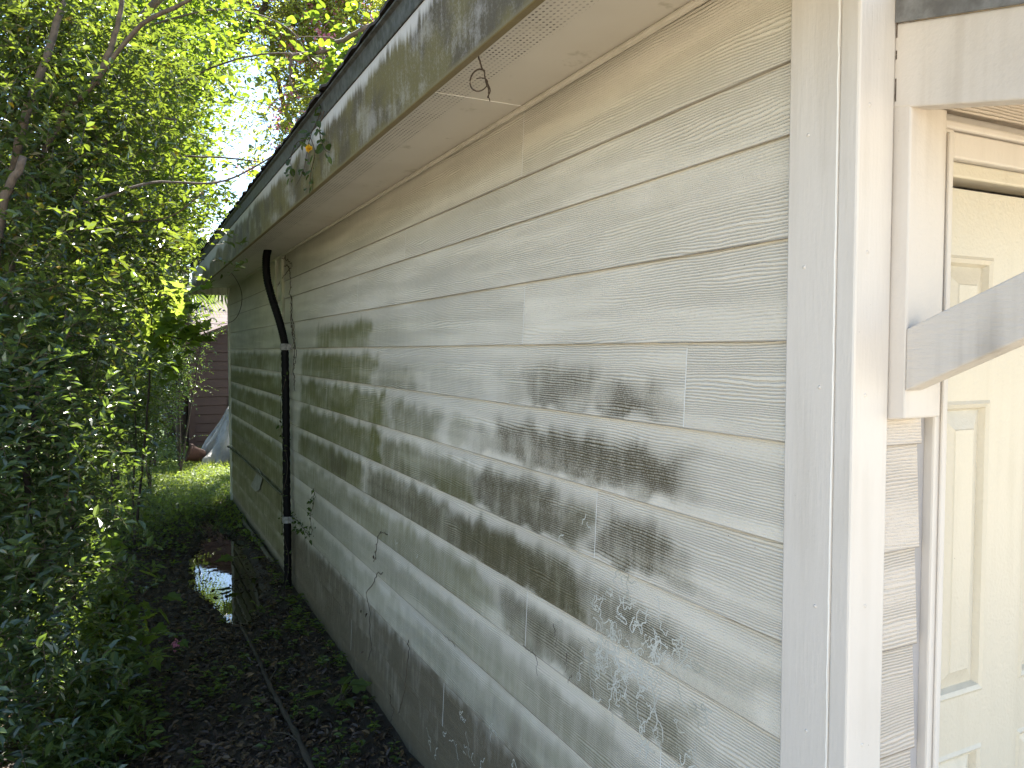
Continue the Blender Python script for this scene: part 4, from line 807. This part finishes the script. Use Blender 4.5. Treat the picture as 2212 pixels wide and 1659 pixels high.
# 11 backdrop trees closing the view
for i, (x, y, d, r, hh, mt, lab) in enumerate([
    (170, 880, 22, 1.8, 1.0, 'lf_canopy', 'broad olive green tree far behind on the left of the shed'),
    (-10, 700, 19, 2.8, 1.2, 'lf_privet', 'big dark green tree far behind the hedge'),
    (-120, 600, 20, 4.0, 1.2, 'lf_canopy', 'large tree at the far left beyond the frame edge'),
    (110, 400, 24, 3.6, 1.1, 'lf_canopy', 'tall hazy olive tree behind the understory'),
    (760, 480, 30, 2.4, 1.0, 'lf_canopy', 'tree hidden mostly behind the house roof')]):
    c = W(x, y, d); o = empty('background_tree', base(c), lab, 'tree', 'trees beyond the garden')
    trunkset(o, [([base(c), (c[0]+.2, c[1], c[2]/2), tuple(c)], .2, .08)], MAT['bark_dark'], seed=50+i)
    gg = np.random.default_rng(60+i); bl = [(c[0]+gg.normal()*r*.5, c[1]+gg.normal()*r*.4, c[2]+gg.normal()*r*.5*hh, r*.6, r*.6, r*.55, 1) for _ in range(6)]+[(c[0], c[1], 1.2, r*.9, r*.6, 1.4, .7)]
    crown(o, bl, 330, 7, 8, .16, MAT[mt], 70+i, cr=.4, tl=.7, wr=.55, twm=MAT['twig'], twr=.01)
# 12 canopy overhead and left of the alley, added outside the view to shade the path
for i, (x, y, z, r) in enumerate([(-4.6, 3.2, 3.4, 1.3), (-2.9, 6.0, 4.0, 1.7), (-3.2, 8.5, 4.2, 1.6), (-4.5, 11.5, 4.5, 1.8)]):
    o = empty('added_shade_shrub', (x-.4, y, G), ['unseen privet added for shade left of the near end of the path', 'unseen privet added for shade halfway along the left of the path', 'unseen privet added for shade far along the left of the path', 'unseen privet added for shade beyond the end of the house'][i], 'tree', 'unseen privets added for shade on the left')
    trunkset(o, [([(x-.4, y, G), (x-.2, y, z*.5), (x, y, z)], .07, .03), ([(x-.4, y, G+.3), (x+.3, y+.5, z*.55), (x+.7, y+.7, z)], .05, .02)], MAT['bark'], seed=80+i)
    crown(o, [(x, y, z, r, r, r*.9, 1), (x+.2, y+.8, z-1.6, r*.8, r*.8, r*.8, .8), (x-.5, y-.5, z-2.4, r*.8, r*.9, r*.8, .8)], 420, 7, 8, .085, MAT['lf_privet'], 90+i, cr=.3, tl=.4, wr=.6, twm=MAT['twig'], twr=.003)

# ---------------------------------------------------------------- ground cover (uncountable)
def scatter(name, kind_mat, n, xr, yr, L, wr, seed, tpl=OVAL, flat=.25, lift=.01, dens=None, upright=0):
    g = np.random.default_rng(seed); x = g.uniform(*xr, n*3); y = yr[0]+(yr[1]-yr[0])*g.random(n*3)
    ok = np.ones(n*3, bool) if dens is None else g.random(n*3) < dens(x, y)
    x, y = x[ok][:n], y[ok][:n]; n = len(x); z = gz(x, y)+g.random(n)*lift+.002
    A = g.normal(size=(n, 3)); A[:, 2] = A[:, 2]*flat+upright; Nn = np.array([0, 0, 1.])+g.normal(size=(n, 3))*flat*1.3
    if upright: Nn = g.normal(size=(n, 3))
    s = L*g.uniform(.5, 1.3, n); v, f = leaves(np.stack([x, y, z], 1), A, norm(Nn), s, s*wr, tpl)
    return mesh(name, v, [f], kind_mat)
inal = lambda x, y: (x < .985)*1.0*((pud(x, y) < .02)*1.0+.0)+.36*(pud(x, y) > .02)*(.4+1.2*(y > 6.9)+1.2*(y < 5.2))
tag(scatter('leaf_litter', MAT['lf_litter'], 26000, (-.9, 1.0), (2.4, 9.2), .034, .55, 101, lift=.014, dens=lambda x, y: inal(x, y)*np.clip(1.3-(y-2.4)/9, .2, 1)), kind='stuff')
tag(scatter('grass', MAT['lf_grass'], 34000, (-1.4, 2.2), (7.4, 16), .10, .10, 102, tpl=LANCE, flat=.5, upright=1.1, dens=lambda x, y: sstep(7.4, 9.0, y+(fbm(x*2, y*2, 8)-.5)*2)*((x < .98) | (y > 9.0))), kind='stuff')
tag(scatter('clover', MAT['lf_ground'], 12000, (-1.2, 1.4), (6.4, 12.5), .032, .8, 103, tpl=ROUND, flat=.45, lift=.05, dens=lambda x, y: sstep(6.6, 8.0, y+(fbm(x*2, y*2, 9)-.5)*2)*((x < .98) | (y > 9.0))*(pud(x, y) < -.02)), kind='stuff')
def seedlings(name, n, seed, xr, yr, dens=None, L=.03, tpl=OVAL, h=.05, mat='lf_ground'):
    g = np.random.default_rng(seed); x = g.uniform(*xr, n*4); y = g.uniform(*yr, n*4); ok = g.random(n*4) < dens(x, y); x, y = x[ok][:n], y[ok][:n]; n = len(x)
    k = 7; q = np.repeat(np.arange(n), k); a = g.uniform(0, 6.28, n)[q]+np.tile(np.arange(k)*2.4, n); hh = (h*g.uniform(.5, 1.5, n))[q]*np.tile(np.linspace(.4, 1, k), n)
    P = np.stack([x[q], y[q], gz(x, y)[q]+hh], 1)+g.normal(size=(n*k, 3))*.006; A = np.stack([np.cos(a), np.sin(a), np.full(n*k, .15)], 1); s = L*g.uniform(.6, 1.3, n*k)
    v, f = leaves(P, A, norm(np.array([0, 0, 1.])+g.normal(size=(n*k, 3))*.3), s, s*.6, tpl); return mesh(name, v, [f], MAT[mat])
tag(seedlings('ground_cover', 420, 104, (-.7, 1.0), (2.6, 7.0), lambda x, y: .12+.75*sstep(.52, .72, fbm(x*2.2, y*2.2, 13))+.5*sstep(.75, .95, x)*(x < .98)-(pud(x, y) > -.05)*1.), kind='stuff')
tag(seedlings('hedge_undergrowth', 520, 105, (-1.1, .12), (3.2, 7.5), lambda x, y: sstep(.10, -.25, x)*1., .045, LANCE, .12, 'lf_dark'), kind='stuff')
# fallen petals and a few larger seedlings on the path
for i, (px, py, L, lab, n) in enumerate([(520, 1230, .12, 'broad leaved seedling on the path beside the fallen board', 4), (730, 1530, .10, 'green broad leaved seedling close to the foot of the muddy wall', 8), (650, 1315, .06, 'small bright seedling where the far path meets the wall', 8), (560, 1330, .06, 'dark sprig growing near the tip of the fallen limb', 7), (320, 1580, .06, 'low lobed seedling left of centre on the bottom path', 9), (480, 1450, .035, 'tiny pale seedling on the litter left of the fallen limb', 5)]):
    p = onplane(px, py, 2, G); o = empty('seedling', (p[0], p[1], G), lab, 'seedling', 'seedlings on the path'); gg = np.random.default_rng(200+i)
    m = MB(); pts = []
    for k in range(n):
        a = gg.uniform(0, 6.28); e = p+np.array([math.cos(a)*L*.7, math.sin(a)*L*.7, gg.uniform(.4, 1.3)*L]); m.tube(spline([p, (p+e)/2+[0, 0, .01], e], 6), .0012, 5); pts.append((e, np.array([math.cos(a), math.sin(a), .1])))
    m.build('stem', MAT['twig'], o); 
    for q in pts:
        v, f = leaves(q[0][None], q[1][None], norm(np.array([[0, 0, 1.]])+gg.normal(size=(1, 3))*.3), L, L*.75, LOBED if L > .05 else ROUND); mesh('leaf', v, [f], MAT['lf_ground'], o)
P = np.array([onplane(378, 1390, 2, G+.09), onplane(220, 1470, 2, G+.12)]);
for i, p in enumerate(P):
    gg = np.random.default_rng(300+i); o = empty('pink_blossom_sprig', (p[0], p[1], p[2]), ['small pink blossom sprig on the dark litter left of the limb', 'pale pink blossom caught in the weeds at the hedge foot'][i], 'flower')
    FP = p+gg.normal(size=(26, 3))*[.012, .012, .022]; v, f = leaves(FP, gg.normal(size=(26, 3)), norm(gg.normal(size=(26, 3))), .014, .013, ROUND); mesh('petal', v, [f], MAT['petal'], o)
    m = MB(); m.tube(spline([p+[0, 0, .02], p+[.04, .02, -.02], p+[.08, .03, -.09]], 8), .0012, 5); m.build('stem', MAT['twig'], o)
